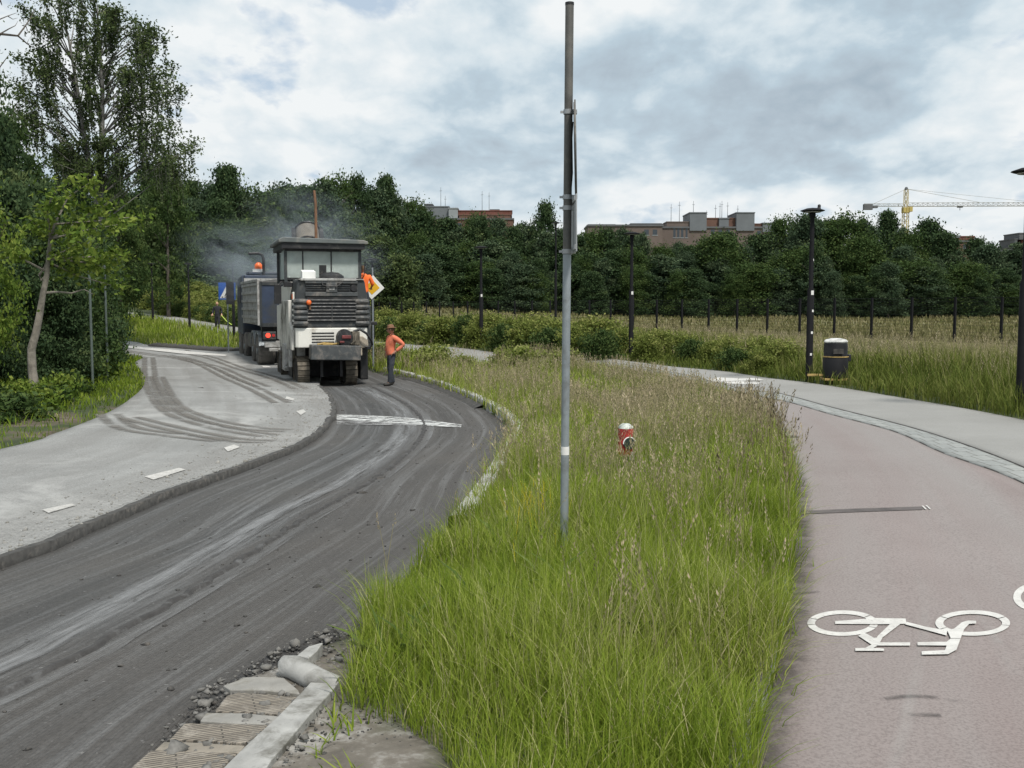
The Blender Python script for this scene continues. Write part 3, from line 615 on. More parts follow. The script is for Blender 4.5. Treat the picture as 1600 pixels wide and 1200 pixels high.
def tree_proto(seed, H, rad, name, mat, bark, nclus, per, leaf, h0=.12, prof='round', trunk_r=.16, cr=.16, limbs=6):
    rr = random.Random(seed)
    P, T = crown_points(H*h0, H, rad, nclus, per, seed, prof, cr)
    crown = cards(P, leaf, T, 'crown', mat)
    mb = MB(); pts = [(0, 0, -.3)]; x = y = 0
    for i in range(1, 7): x += rr.uniform(-.1, .1)*H/12; y += rr.uniform(-.1, .1)*H/12; pts.append((x, y, H*.88*i/6))
    mb.tube(pts, [trunk_r*(1.25, .95, .8, .62, .45, .3, .12)[i] for i in range(7)], 7)
    for k in range(limbs):
        i = rr.randint(1, 5); p = Vector(pts[i]); a = rr.uniform(0, 6.28); L = rad*rr.uniform(.5, .9)
        q = p + Vector((math.cos(a)*L*.55, math.sin(a)*L*.55, L*.35)); e = p + Vector((math.cos(a)*L, math.sin(a)*L, L*.75)); mb.tube([p, q, e], [trunk_r*.4, trunk_r*.25, trunk_r*.06], 5)
    o = mb.build('trunk', bark, smooth=True); tm = o.data; bpy.data.objects.remove(o)
    return (name, tm, crown, H)
def place_tree(proto, x, y, H, rz, label, group=None, cat='tree', wide=1.0, dz=0):
    name, tm, cm, H0 = proto; s = H/H0
    e = thing(name, (x, y, gz(x, y) + dz), rz, label, cat, group); e.scale = (s*wide, s*wide, s)
    for nm, me in (('trunk', tm), ('crown', cm)):
        if me is not None: link(bpy.data.objects.new(nm, me), e)
    return e
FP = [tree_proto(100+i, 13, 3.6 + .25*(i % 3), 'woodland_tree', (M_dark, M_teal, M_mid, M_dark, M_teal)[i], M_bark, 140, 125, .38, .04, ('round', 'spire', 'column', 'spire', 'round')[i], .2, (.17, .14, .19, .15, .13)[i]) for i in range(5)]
prof_x = [(-80,330),(60,320),(190,300),(240,268),(290,262),(340,272),(385,288),(440,300),(490,294),(550,290),(605,285),(645,312),(668,350),(700,352),(760,354),(800,348),(850,340),(880,352),(920,368),(960,364),(1030,372),(1040,378),(1100,374),(1150,374),(1200,362),(1240,345),(1290,350),(1320,345),(1365,352),(1400,348),(1440,352),(1480,384),(1530,388),(1600,398),(1720,385)]
PX = np.array(prof_x, float)
n = 0
for row, (d0, hs, step) in enumerate(((150, 1.0, 19), (142, .80, 17), (136, .58, 16))):
    pxx = -70 + row*9
    while pxx < 1690:
        u = pxx + random.uniform(-6, 6); yt = np.interp(u, PX[:, 0], PX[:, 1]) + random.uniform(-4, 14)
        lf = np.clip((660 - u)/200, 0, 1); d = d0 - 22*lf + random.uniform(-6, 6); X_ = (u-800)/F*d; g0 = gz(X_, d)
        H = (at(u, yt, d).z - g0)*hs*random.uniform(.93, 1.05)
        place_tree(FP[n % 5 if row else (0, 1, 3, 4, 2)[n % 5]], X_, d, max(H*(random.uniform(.72, 1.12) if row else random.uniform(.95, 1.10)), 3), random.uniform(0, 6.28),
                   'dark green woodland tree in the wall of trees behind the meadow', 'trees of the wood behind the meadow', wide=random.uniform(.6, 1.3)*min(1.5, 11/max(H, 6)))
        pxx += step*random.uniform(.8, 1.2)*(1 + .35*lf); n += 1
# nearer grey-green trees at the left end of the wood (behind the truck)
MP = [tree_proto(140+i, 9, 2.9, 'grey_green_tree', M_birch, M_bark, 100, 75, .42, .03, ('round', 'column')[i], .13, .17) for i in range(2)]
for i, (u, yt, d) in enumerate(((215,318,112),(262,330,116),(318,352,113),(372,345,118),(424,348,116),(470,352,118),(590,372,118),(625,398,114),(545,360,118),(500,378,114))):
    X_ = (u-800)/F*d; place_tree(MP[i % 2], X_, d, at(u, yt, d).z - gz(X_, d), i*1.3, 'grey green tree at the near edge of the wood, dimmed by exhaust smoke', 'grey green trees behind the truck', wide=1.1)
# the rounded yellow-green shrubs beyond the far path and along the hedge
def shrub_proto(seed, H, rad, mat, leaf=.16, nclus=46, per=85, nm='shrub'):
    P, T = crown_points(.05, H, rad, nclus, per, seed, 'column', .2)
    return (nm, None, cards(P, leaf, T, 'crown', mat), H)
def place_shrub(proto, x, y, H, rz, label, group=None, wide=1.0, nm=None):
    o = bpy.data.objects.new(nm or proto[0], proto[2]); link(o); s = H/proto[3]
    o.location = (x, y, gz(x, y) - .05); o.rotation_euler = (0, 0, rz); o.scale = (s*wide, s*wide, s); return tag(o, label, 'shrub', group)
SP_ = [shrub_proto(200+i, 1.1, .85, (M_shrub, M_shrub, M_mid)[i % 3], .10, 60, 110) for i in range(4)]
hedge = spline([(6.0, 23.2), (5.3, 25.6), (gp(1075, 577)[0] + .5, gp(1075, 577)[1] + 2.2), (3.4, 29.6), (1.5, 33.0), (-1.8, 39), (-7, 47.5), (-13.5, 57.5), (-19.5, 68), (-26, 76)], 76)
for i, (a, b) in enumerate(hedge):
    a += random.uniform(-.4, .4) + .8*(i % 2); b += random.uniform(-.4, .5) + .9*(i % 2)
    place_shrub(SP_[i % 4], a, b, random.uniform(.75, 1.05)*min(1, .55 + i*.03)*(1 + .1*(i % 2)), random.uniform(0, 6.28), 'low yellow green shrub in the row between the path and the wire fence', 'low shrubs along the wire fence', random.uniform(.85, 1.25))
M_pale = leaf_mat('pale_leaves', [(0, (.09,.12,.03)), (.5, (.19,.225,.06)), (1, (.33,.33,.13))], .35)
VS_ = [shrub_proto(220+i, .9, .7, M_pale, .11, 40, 60, 'verge_bush') for i in range(2)]
vb = S_pl[(S_pl[:, 1] > 29.5) & (S_pl[:, 1] < 50)]; vb = resample(offset(vb, -.9), 22)
for i, (a, b) in enumerate(vb):
    a += random.uniform(-.4, .2); b += random.uniform(-.4, .2); place_shrub(VS_[i % 2], a, b, random.uniform(.5, .75), i*1.9, 'loose pale green bush in the long grass along the near side of the far path', 'bushes along the near side of the far path', random.uniform(.9, 1.4))
for i in range(34):
    u = random.uniform(175, 585); d = random.uniform(78, 108); X_ = (u-800)/F*d
    place_shrub(SP_[(i + 1) % 4], X_, d, random.uniform(1.0, 1.9), random.uniform(0, 6.28), 'rounded light green shrub on the rise beyond the far path', 'shrubs on the rise beyond the far path', 1.3)
# dark hedge mass on the left
LP = [tree_proto(300+i, 5, 1.9, 'hedge_tree', (M_dark, M_mid)[i % 2], M_bark, 130, 130, .17, .0, 'column', .09, .15) for i in range(3)]
left = [(8,300,26),(-40,330,25),(40,345,26),(80,362,27),(108,372,29),(128,385,32),(138,398,36),(100,330,35),(60,300,31),(140,350,42),(150,372,48),(10,410,24.5),(92,430,26.0),(122,450,29),(56,430,25.4),(-30,380,23),(132,440,34)]
for i, (u, yt, d) in enumerate(left):
    X_ = (u-800)/F*d; place_tree(LP[i % 3], X_, d, at(u, yt, d).z - gz(X_, d), i*2.1, 'dense dark green hedge tree leafy down to the ground left of the road', 'dark hedge trees left of the road', wide=.62*min(1.3, 4.2/(at(u, yt, d).z - gz(X_, d)) + .25))
TP = [tree_proto(330+i, 11, 3.0, 'tall_dark_tree', (M_dark, M_mid)[i], M_bark, 150, 110, .24, .1, 'round', .2, .13) for i in range(2)]
for i, (u, yt, d, lab) in enumerate(((-55,30,36,'tall dark tree cut by the top left edge of the view'),(30,190,44,'dark rounded tree left of the birch, its top against the sky'),(115,240,58,'dark green tree standing directly behind the foot of the birch'),(265,250,72,'dark tree right of the birch with a loose pointed top'),(-10,110,40,'ragged dark tree with a thin top at the left edge of the view'),(190,275,62,'dark tree under the drooping right side of the birch'))):
    X_ = (u-800)/F*d; place_tree(TP[i % 2], X_, d, at(u, yt, d).z - gz(X_, d), i*1.7, lab, None, wide=(.6,.6,.72,.62,.5,.65)[i])
# birch with hanging strands
def birch():
    d = 47.; X_ = (165-800)/F*d; g0 = gz(X_, d); e = thing('birch_tree', (X_, d, g0), 0, 'tall airy birch with hanging branches rising above the other trees at left', 'tree')
    s = d/F; r = np.random.default_rng(5); rr = random.Random(4); mb = MB()
    loc = lambda px, py, dy=0: Vector(((px-165)*s, dy, (477-py)*s + EYE - g0))
    trunk = [Vector((0, 0, -.3)), loc(165, 420), loc(160, 330), loc(168, 240), loc(172, 150), loc(170, 80), loc(168, 20)]
    mb.tube(trunk, [.24, .2, .17, .14, .10, .06, .02], 8)
    fork = [loc(160, 330), loc(140, 240, .4), loc(125, 140, .6), loc(112, 60, .7), loc(96, 8, .8)]; mb.tube(fork, [.13, .11, .08, .05, .015], 7)
    ends = [(80,35),(110,18),(140,22),(165,22),(190,32),(215,35),(238,45),(250,62),(225,75),(195,65),(160,60),(130,60),(100,60),(85,85),(70,110),(250,90),(262,115),(278,138),(240,130),(210,120),(180,110),(150,110),(120,115),(95,130),(75,165),
            (215,170),(185,165),(150,170),(115,175),(85,200),(240,185),(272,150),(205,225),(170,225),(135,230),(100,240),(235,215),(265,205),(285,215),(298,235),(250,235),(215,255),(290,262),(70,225),(60,180),(60,150),(160,270),(120,265),(190,262)]
    P, T = [], []
    for (ex, ey) in ends:
        for rep in range(3):
            dy = rr.uniform(-2.4, 2.4); end = loc(ex + rr.uniform(-9, 9), ey + rr.uniform(-5, 8), dy)
            src = trunk if ex > 130 else fork
            zt = end.z - abs(end.x)*.5 - rr.uniform(.2, .8)
            st = min((p for p in (src[i].lerp(src[i+1], k/4) for i in range(len(src)-1) for k in range(5))), key=lambda p: abs(p.z - max(zt, 2.2)))
            md = st.lerp(end, .55) + Vector((0, 0, .35)); mb.tube([st, md, end], [.035, .022, .008], 4, cap=False)
            for k in range(20): 
                q = (end if k % 2 else md.lerp(end, rr.random())); P.append(np.array(q)[None] + r.normal(size=(6, 3))*[.22, .24, .16]); T.append(np.full(6, rr.gauss(.5, .2)))
            for k in range(rr.randint(5, 9)):
                q = md.lerp(end, rr.uniform(.25, 1.05)); L = rr.uniform(.5, 1.7); m = int(L*20)
                z = np.linspace(0, L, m); off = np.stack([r.normal(0, .045, m) + .05*z, r.normal(0, .045, m), -z], 1); P.append(np.array(q)[None] + off); T.append(np.full(m, rr.gauss(.4, .2)))
                mb.tube([q, q + Vector((.05*L, 0, -L))], [.006, .003], 3, cap=False)
    mb.build('trunk', M_birchbark, e, smooth=True)
    link(bpy.data.objects.new('crown', cards(np.vstack(P), .14, np.concatenate(T), 'crown', M_birch, .35)), e)
birch()
# leaning young tree with a pale bent trunk
def leaning():
    d = 21.6; X_ = (52-800)/F*d; g0 = gz(X_, d); s = d/F; e = thing('leaning_tree', (X_, d, g0), 0, 'young tree with a pale crooked trunk and bright yellow green leaves by the road', 'tree')
    L = lambda px, py, dy=0: Vector(((px-52)*s, dy, (477-py)*s + EYE - g0)); mb = MB(); r = np.random.default_rng(8)
    mb.tube([Vector((0, 0, -.2)), L(54,616), L(49,580), L(49,545), L(57,520), L(63,495), L(70,460), L(77,430), L(80,405), L(84,375), L(92,352), L(105,330)], [.12,.11,.092,.085,.078,.072,.062,.055,.045,.035,.026,.012], 9)
    mb.tube([L(70,458), L(90,456,.1), L(110,458,.15), L(128,452,.2), L(142,460,.2)], [.028,.022,.018,.012,.006], 6)
    mb.tube([L(77,430), L(68,438), L(65,430), L(74,418), L(80,405)], [.03,.028,.026,.022,.02], 6)
    br = [((80,405),(70,370),(58,345)), ((84,375),(115,350),(150,318)), ((80,405),(120,395),(165,380)), ((84,372),(100,330),(125,298)), ((92,352),(150,345),(195,335)), ((80,405),(130,410),(175,420)), ((77,425),(45,400),(28,392)), ((84,375),(140,365),(210,355)), ((80,405),(150,400),(200,400)), ((92,352),(110,310),(150,290)), ((80,410),(110,430),(150,445))]
    P, T = [], []
    for a, b, c in br:
        y1, y2 = random.uniform(-.6, .6), random.uniform(-1.0, 1.0); A, B, C = L(*a), L(*b, y1), L(*c, y2); mb.tube([A, B, C], [.026, .016, .005], 5)
        for k in range(8):
            t = random.uniform(.25, 1.1); q = (A.lerp(B, t*2) if t < .5 else B.lerp(C, (t-.5)*2)); n = 26; P.append(np.array(q)[None] + r.normal(size=(n, 3))*[.17, .2, .11]); T.append(r.normal(.55, .2, n))
    mb.build('trunk', M_palebark, e, smooth=True); link(bpy.data.objects.new('crown', cards(np.vstack(P), .135, np.concatenate(T), 'crown', M_bright, .2, .5)), e)
leaning()
# bright foliage at the left edge, and the bare twig hanging in at the top left
o = tree_proto(401, 6, 2.0, 'young_maple', M_bright, M_bark, 95, 90, .15, .25, 'round', .08, .14)
place_tree(o, (-34-800)/F*20., 20., 4.3, 0, 'bright yellow green young tree half outside the left edge of the view', None, wide=.55)
place_tree(o, (-8-800)/F*27., 27., 5.2, 2, 'light green tree over the dark hedge at the left edge', None, wide=.5)
mb = MB(); d = 13.; tw = lambda px, py, dy=0: at(px, py, d + dy)
for pts, r0 in (([(-40,60),(0,53),(28,56),(42,68),(52,75)], .02), ([(28,56),(40,40),(48,28),(54,14)], .011), ([(0,53),(14,45),(24,40),(28,33)], .009), ([(-30,30),(-5,32),(12,25),(26,20)], .011), ([(40,40),(44,50),(38,56)], .006), ([(12,25),(20,30),(28,28)], .006), ([(-6,5),(0,0),(3,8)], .02), ([(42,68),(46,60)], .005)):
    n_ = len(pts); mb.tube([tw(*p, .12*i) for i, p in enumerate(pts)], [r0*(1 - .8*i/(n_-1)) for i in range(n_)], 6)
x0 = at(-60, 60, 13)
mb.tube([at(-40, 60, 13), Vector((x0.x - .8, 13, x0.z - .4)), Vector((x0.x - 1.0, 13, 2.2)), Vector((x0.x - .95, 13, gz(x0.x - 1, 13) - .2))], [.02, .07, .1, .14], 8)
rb = random.Random(3)
def twig(p, dv, L, r, n):
    q = p + dv*L; m_ = p.lerp(q, .5) + Vector((rb.uniform(-.1, .1), rb.uniform(-.1, .1), rb.uniform(-.05, .1)))*L; mb.tube([p, m_, q], [r, r*.75, r*.4], 5)
    if n: 
        for _ in range(3): twig(p.lerp(q, rb.uniform(.35, 1)), (dv + Vector((rb.uniform(-.8, .8), rb.uniform(-.8, .8), rb.uniform(-.2, .7)))).normalized(), L*rb.uniform(.5, .75), r*.5, n-1)
top_ = Vector((x0.x - .8, 13, x0.z - .4))
for a_ in range(7): twig(top_ - Vector((0, 0, .25*a_)), Vector((-abs(math.sin(a_*2.2)) - .15, math.cos(a_*2.2), .75)).normalized(), rb.uniform(.9, 1.4), .035, 2)
tag(mb.build('bare_tree', M_bark, smooth=True), 'leafless dead tree reaching thin twigs into the top left corner', 'tree')
# ground plants at the foot of the hedge
GP_ = [shrub_proto(250+i, .5, .5, (M_mid, M_bright, M_mid)[i], .10, 26, 40, 'ground_plant') for i in range(3)]
for i, (u, v_) in enumerate(((10,640),(40,632),(75,632),(25,655),(95,628),(120,618),(140,600),(150,592),(112,606),(5,625),(60,640))):
    a, b = gp(u, v_); place_shrub(GP_[i % 3], a, b, random.uniform(.3, .5)*(1 + (.5 if v_ < 603 else 0)), i*1.1, 'leafy low plant at the foot of the dark hedge', 'low plants along the hedge foot', random.uniform(.9, 1.4), 'ground_plant')
# ================================================================== OBJECTS
M_black = paint('black_steel', (.022,.022,.024), .5, .2, .35, 5, (.07,.065,.06), .2)
M_dkgrey = paint('slate_paint', (.036,.041,.044), .55, 0, .25, 3, (.13,.12,.105), .25)
M_dkgrey2 = paint('slate_paint_dusty', (.058,.064,.067), .65, 0, .3, 4, (.17,.155,.14), .35)
M_white = paint('dirty_white_paint', (.70,.69,.64), .5, 0, .08, 2, (.30,.26,.21), .12)
M_whited = paint('stained_white_paint', (.66,.645,.60), .55, 0, .12, 1.6, (.06,.05,.042), .42)
M_ltgrey = paint('light_grey_paint', (.40,.40,.39), .6, 0, .2, 4, (.15,.14,.125), .35)
M_galv = paint('galvanised_steel', (.27,.30,.32), .5, .35, .18, 5, (.16,.165,.165), .3)
M_galvd = paint('weathered_shaded_steel', (.115,.112,.105), .65, .3, .3, 6, (.17,.16,.14), .3)
M_rubber = paint('rubber', (.03,.029,.028), .9, 0, .4, 5, (.11,.10,.09), .5, .3)
M_rubberd = paint('dusty_rubber', (.085,.08,.075), .95, 0, .4, 4, (.16,.15,.135), .5, .3)
M_trackm = paint('track_steel', (.10,.088,.07), .8, .3, .45, 7, (.19,.165,.13), .5, .4)
M_red = paint('red_paint', (.45,.03,.028), .5, 0, .3, 6, (.08,.05,.045), .3)
M_orangep = paint('orange_plastic', (.85,.16,.03), .4, 0, .15, 6)
M_blue = paint('blue_paint', (.030,.045,.082), .55, 0, .3, 1.5, (.045,.05,.055), .4)
M_lamp = paint('black_lamp_enamel', (.012,.012,.014), .75, 0, .2, 5); M_lamp.node_tree.nodes['Principled BSDF'].inputs['Specular IOR Level'].default_value = .15
M_bin = paint('black_bin_plastic', (.014,.014,.016), .55, 0, .3, 4, (.03,.03,.03), .2); M_bin.node_tree.nodes['Principled BSDF'].inputs['Specular IOR Level'].default_value = .2
M_signblue = paint('sign_blue', (.02,.10,.42), .45, 0, .08, 6)
M_signwhite = paint('sign_white', (.78,.78,.76), .45, 0, .06, 6)
M_signyellow = paint('sign_yellow', (.75,.42,.02), .45, 0, .08, 6)
M_alu = paint('grey_aluminium', (.36,.37,.38), .5, .4, .15, 5)
M_brown = paint('rusty_brown', (.17,.09,.05), .85, 0, .4, 5)
M_concrete = paint('concrete', (.25,.243,.225), .95, 0, .25, 7, (.16,.15,.125), .35, .5)
M_wood = paint('yellow_timber', (.40,.28,.10), .8, 0, .3, 9)
M_sticker = paint('white_sticker', (.72,.71,.69), .5, 0, .15, 30)
M_chrome = paint('silver_metal', (.5,.5,.5), .3, .9, .1, 8)
def glow(name, c, s):
    t = NT(name); t.set(c, .3); t.bsdf.inputs['Emission Color'].default_value = (*c, 1); t.bsdf.inputs['Emission Strength'].default_value = s; return t.mat
M_tail = glow('lit_tail_lamp', (.9, .07, .04), .9)
t = NT('window_glass'); t.set((.55,.6,.6), .05); t.bsdf.inputs['Transmission Weight'].default_value = 1; t.bsdf.inputs['IOR'].default_value = 1.05
df = t.n.new('ShaderNodeBsdfDiffuse'); df.inputs[0].default_value = (.60,.66,.63,1); mx = t.n.new('ShaderNodeMixShader')  # pale diffuse share paints the sky's reflection into the panes
v = t.coord('Object'); t.L(t.ramp(t.noise(v, 1.3, 6, .6), [(.3, .34), (.7, .58)]), mx.inputs[0]); t.L(t.bsdf.outputs[0], mx.inputs[1]); t.L(df.outputs[0], mx.inputs[2]); t.L(mx.outputs[0], t.out.inputs['Surface']); M_glass = t.mat

# ------------------------------------------------------------------ milling machine (rear towards the viewer, local +y is forward)
ra = at(520, 598, 29.3); RZ = gz(ra.x, 30) - .05
mach = thing('milling_machine', (ra.x, 29.3, RZ), R(17.5), 'big white and slate grey road milling machine with canopy, seen from behind', 'milling machine'); mach.scale = (.93, 1, 1); bpy.context.view_layer.update()
def P(name, mb, mat, parent=mach, **k): return mb.build(name, mat, parent, **k)
# white lower tank with chamfered corners and slots
m = MB(); m.prism([(-1.10,0.06),(-1.02,0),(1.04,0),(1.1,.06),(1.1,5.6),(-1.1,5.6)], 1.10, 1.66); tank = P('rear_panel', m, M_white, bevel=.025)
m = MB()
for i in range(4): m.box(-.62, .06, -.012, .02, 1.24 + i*.085, 1.275 + i*.085)
P('vent_slot', m, M_black, tank)
# hood
m = MB(); m.prism([(-1.08,1.66),(1.08,1.66),(1.1,2.55),(1.02,3.02),(-1.02,3.02),(-1.1,2.55)], .02, 1.55, 'y'); hood = P('engine_hood', m, M_dkgrey, bevel=.04)
m = MB(); m.box(-.76, .76, -.015, .06, 1.84, 2.53); P('grille_recess', m, M_black, hood)
m = MB()
for i in range(7):
    z = 1.87 + i*.095; Mx = Matrix.Translation((0, -.01, z)) @ Matrix.Rotation(R(-28), 4, 'X'); m.box(-.75, .75, -.035, .035, -.011, .011, Mx)
m.box(-.012, .012, -.05, .0, 1.84, 2.3); P('grille_louvre', m, M_dkgrey, hood)
for sx in (-1, 1):
    m = MB()
    for i in range(5):
        z = 1.79 + i*.155; m.tube([(sx*.76, .02, z), (sx*.86, -.045, z), (sx*.98, -.05, z), (sx*1.09, .03, z), (sx*1.11, .3, z)], .078, 8)
    P('ribbed_duct', m, M_dkgrey2, hood, smooth=True)
m = MB(); m.box(-.80, .80, -.04, .05, 2.56, 2.68); m.box(-.80, .80, -.05, .05, 2.92, 3.0); m.box(-.17, .17, -.06, .04, 2.67, 2.93); P('upper_grille_frame', m, M_dkgrey2, hood, bevel=.012)
m = MB(); m.box(-.78, .78, .0, .018, 2.68, 2.92); P('upper_grille_recess', m, M_black, hood)
m = MB()
for a_, b_ in ((-.77, -.19), (.19, .55)):
    m = MB()
    for z in (2.73, 2.79, 2.85): m.box(a_, b_, -.03, .0, z, z + .022)
    P('upper_grille_bars', m, M_dkgrey, hood)
m = MB(); m.box(-.075, .075, -.075, -.062, 2.735, 2.865); m2 = P('emblem', m, M_ltgrey, hood)
m = MB(); m.box(-.05, .05, -.082, -.076, 2.76, 2.775); m.box(-.05, -.034, -.082, -.076, 2.78, 2.845); m.box(.034, .05, -.082, -.076, 2.78, 2.845); m.prism([(-.022,2.79),(.022,2.79),(0,2.845)], -.082, -.076, 'y'); P('emblem_mark', m, M_black, m2)
m = MB(); m.tube([(.68, .05, 2.80), (.68, -.06, 2.80)], .095, 16); P('exhaust_outlet', m, M_black, hood, smooth=True)
m = MB(); m.tube([(-.70, .0, 2.38), (-.70, -.10, 2.38)], .075, 14); m.ball((-.70, -.10, 2.38), (.075, .05, .075)); w_ = P('warning_lamp', m, M_orangep, hood, smooth=True)
m = MB(); m.tube([(-.67, -.05, 2.30), (-.67, -.05, 2.18)], .035, 8); P('lamp_holder', m, M_brown, w_)
m = MB(); m.box(-1.0, 1.0, -.03, 1.56, 3.02, 3.05); m.box(-.95, .75, -.07, .03, 3.0, 3.065); P('hood_top', m, M_ltgrey, hood, bevel=.01)
m = MB(); m.lathe([(.40, 0), (.38, .10), (.22, .19), (.02, .21)], (.06, .4, 3.05), 20); P('air_filter_cap', m, M_black, hood, smooth=True)
m = MB(); m.box(-.3, -.08, .5, .56, 3.12, 3.46); m.box(-.21, -.17, .5, .54, 3.05, 3.15); P('display_screen', m, M_black)
m = MB(); m.box(-.78, -.36, .9, 1.3, 3.05, 3.30); m.box(-.78, -.36, 1.22, 1.34, 3.30, 3.34); P('document_box', m, M_signwhite, bevel=.02)
m = MB(); m.tube([(-.30, -.03, 3.03), (-.28, -.1, 2.88), (-.1, -.1, 2.84), (.18, -.1, 2.86), (.32, -.1, 2.95), (.34, -.02, 3.05)], .016, 6); P('loose_cable', m, M_black, smooth=True)
# main body forward of the hood
m = MB(); m.prism([(1.55,1.66),(5.6,1.66),(5.6,2.1),(5.0,2.9),(1.55,3.0)], -1.1, 1.1, 'x'); body = P('machine_body', m, M_white, bevel=.03)
m = MB(); m.box(-1.22, -1.11, .9, 3.8, 1.0, 2.45); m.prism([(.3,1.02),(1.1,1.02),(1.1,1.9),(.3,1.6)], -1.2, -1.112, 'x'); P('side_panel', m, M_whited, body, bevel=.02)
for q in ((-1.16, -1.105, .12, .42, 1.72, 2.68), (-1.20, -1.105, 3.9, 5.2, 1.2, 2.3)): m = MB(); m.box(*q); P('side_cover', m, M_white, body, bevel=.015)
m = MB(); m.box(-1.168, -1.158, .14, .40, 2.48, 2.62); P('warning_stripe', m, M_orangep, body)
m = MB(); m.box(1.1, 1.32, .6, 4.2, 1.0, 2.3); m.box(1.1, 1.22, .1, .6, 1.2, 2.0); P('right_side_case', m, M_dkgrey, body, bevel=.03)
m = MB(); m.box(-.95, .95, 1.6, 5.4, .55, 1.10); m.box(-.35, -.27, .15, .4, .25, 1.1); m.box(.25, .33, .15, .4, .25, 1.1); m.box(-1.0, 1.0, 2.3, 3.6, .12, .6); P('chassis', m, M_black, body)
# hitch tank, hydraulic unit with hose
m = MB(); m.prism([(-.72,.78),(.78,.74),(.80,1.16),(-.70,1.20)], -.55, .05, 'y'); hop = P('hitch_tank', m, M_dkgrey2, bevel=.025)
m = MB(); m.tube([(-.5,-.35,1.20),(-.3,-.3,1.23),(.0,-.36,1.21),(.2,-.3,1.23)], .03, 6); m.box(-.35, -.05, -.45, -.2, 1.19, 1.22); P('rag', m, M_wood, hop, smooth=True)
m = MB(); m.lathe([(.10,-.32),(.23,-.3),(.25,-.12),(.25,.04),(.2,.06),(.2,.16)], (.34, -.16, 1.38), 18, 'y'); win = P('hose_reel', m, M_black, smooth=True)
m = MB(); m.box(.22, .50, -.53, -.47, 1.36, 1.46); m.box(.16, .30, -.50, -.44, 1.24, 1.30); P('reel_cover', m, paint('faded_red', (.16,.035,.035), .7, 0, .4, 8), win, bevel=.02)
m = MB(); m.box(.55, .78, -.42, .0, 1.18, 1.56); m.tube([(.50,-.46,1.2),(.62,-.5,1.3),(.66,-.46,1.5)], .03, 6); P('valve_block', m, M_trackm, win, bevel=.02)
m = MB(); m.tube([(.6,-.3,1.55),(.8,-.35,1.62),(1.0,-.36,1.5),(1.16,-.3,1.28),(1.2,-.2,1.18)], .036, 8); m.tube([(1.2,-.2,1.18),(1.14,-.2,1.1),(.98,-.2,1.12)], .03, 8); P('hose', m, M_black, win, smooth=True)
m = MB(); m.prism([(.80,1.08),(1.1,1.08),(1.08,1.3),(.92,1.42),(.80,1.42)], -.14, -.02, 'y'); m.box(.84, .9, -.14, -.05, .86, 1.08); P('dirt_guard', m, paint('dusty_canvas', (.42,.37,.30), .9, 0, .3, 6, (.15,.12,.1), .3), win, bevel=.02)
# crawler tracks
def track(x, y, ln, w, hgt=.80):
    r = hgt/2; m = MB(); pr = []
    for k in range(9): a = R(90 + k*180/8); pr.append((y + r + r*math.cos(a), r + r*math.sin(a)))
    for k in range(9): a = R(-90 + k*180/8); pr.append((y + ln - r + r*math.cos(a), r + r*math.sin(a)))
    m.prism([(a, b*.9 + .04) for a, b in pr], x - w/2 + .04, x + w/2 - .04, 'x'); tr = P('crawler_track', m, M_rubber)
    m = MB(); per = []; n = 30
    pp = np.array(pr + pr[:1]); s = np.concatenate([[0], np.cumsum(np.linalg.norm(np.diff(pp, axis=0), axis=1))])
    for i in range(n):
        u = s[-1]*i/n; q = [np.interp(u, s, pp[:, k]) for k in (0, 1)]; q2 = [np.interp((u+.01) % s[-1], s, pp[:, k]) for k in (0, 1)]
        a = math.atan2(q2[1]-q[1], q2[0]-q[0]); Mx = Matrix.Translation((x, q[0], q[1])) @ Matrix.Rotation(a, 4, 'X'); m.box(-w/2, w/2, -.055, .055, -.03, .03, Mx)
    P('track_shoe', m, M_trackm, tr); m = MB(); m.box(x - .12, x + .12, y + ln/2 - .15, y + ln/2 + .15, .5, 1.3); P('lifting_column', m, M_ltgrey, tr)
track(-.86, .15, 1.5, .36); track(.62, .15, 1.5, .36); track(-1.02, 4.0, 1.5, .34); track(.98, 3.2, 1.5, .34)
m = MB(); m.box(-1.30, -1.14, 1.6, 2.4, .35, 1.15); m.box(-1.22, -1.12, .9, 1.2, .5, 1.1); m.box(-1.36, -1.2, 1.5, 1.6, .42, .5); P('side_plate', m, M_ltgrey, bevel=.02)
m = MB(); m.box(.94, 1.2, .55, 1.3, .12, 1.3); P('side_plate', m, M_black, bevel=.03)
# canopy
cz = 3.02
for x, y in ((-1.22, 1.55), (1.14, 1.55), (-1.22, 4.1), (1.14, 4.1)): m = MB(); m.box(x - .045, x + .045, y - .045, y + .045, 2.9, 4.12); P('canopy_post', m, M_dkgrey)
m = MB(); m.prism([(-1.46,4.14),(1.36,4.12),(1.36,4.20),(1.2,4.245),(-1.3,4.29),(-1.46,4.23)], 1.2, 4.5, 'y'); roof = P('canopy_roof', m, paint('grey_green_roof', (.115,.13,.13), .6, 0, .25, 2, (.2,.19,.17), .3), bevel=.02)
m = MB(); m.box(-1.36, 1.26, 1.26, 4.4, 3.97, 4.118); m.box(-1.24, 1.16, 1.5, 1.57, 3.90, 3.968); P('roof_beam', m, M_black, roof)
for x in (-.68, .22): m = MB(); m.box(x - .02, x + .02, 1.525, 1.568, 3.12, 3.9); P('window_mullion', m, M_black)
for y in (1.53, 4.05): m = MB(); m.box(-1.2, 1.12, y, y + .04, 3.06, 3.12); P('window_sill', m, M_black)
for y in (1.545, 4.07): m = MB(); m.box(-1.18, 1.10, y - .004, y + .004, 3.12, 3.94); P('window_glass', m, M_glass)
m = MB(); m.box(-1.23, -1.222, 1.6, 2.9, 3.1, 3.95); P('window_glass', m, M_glass)
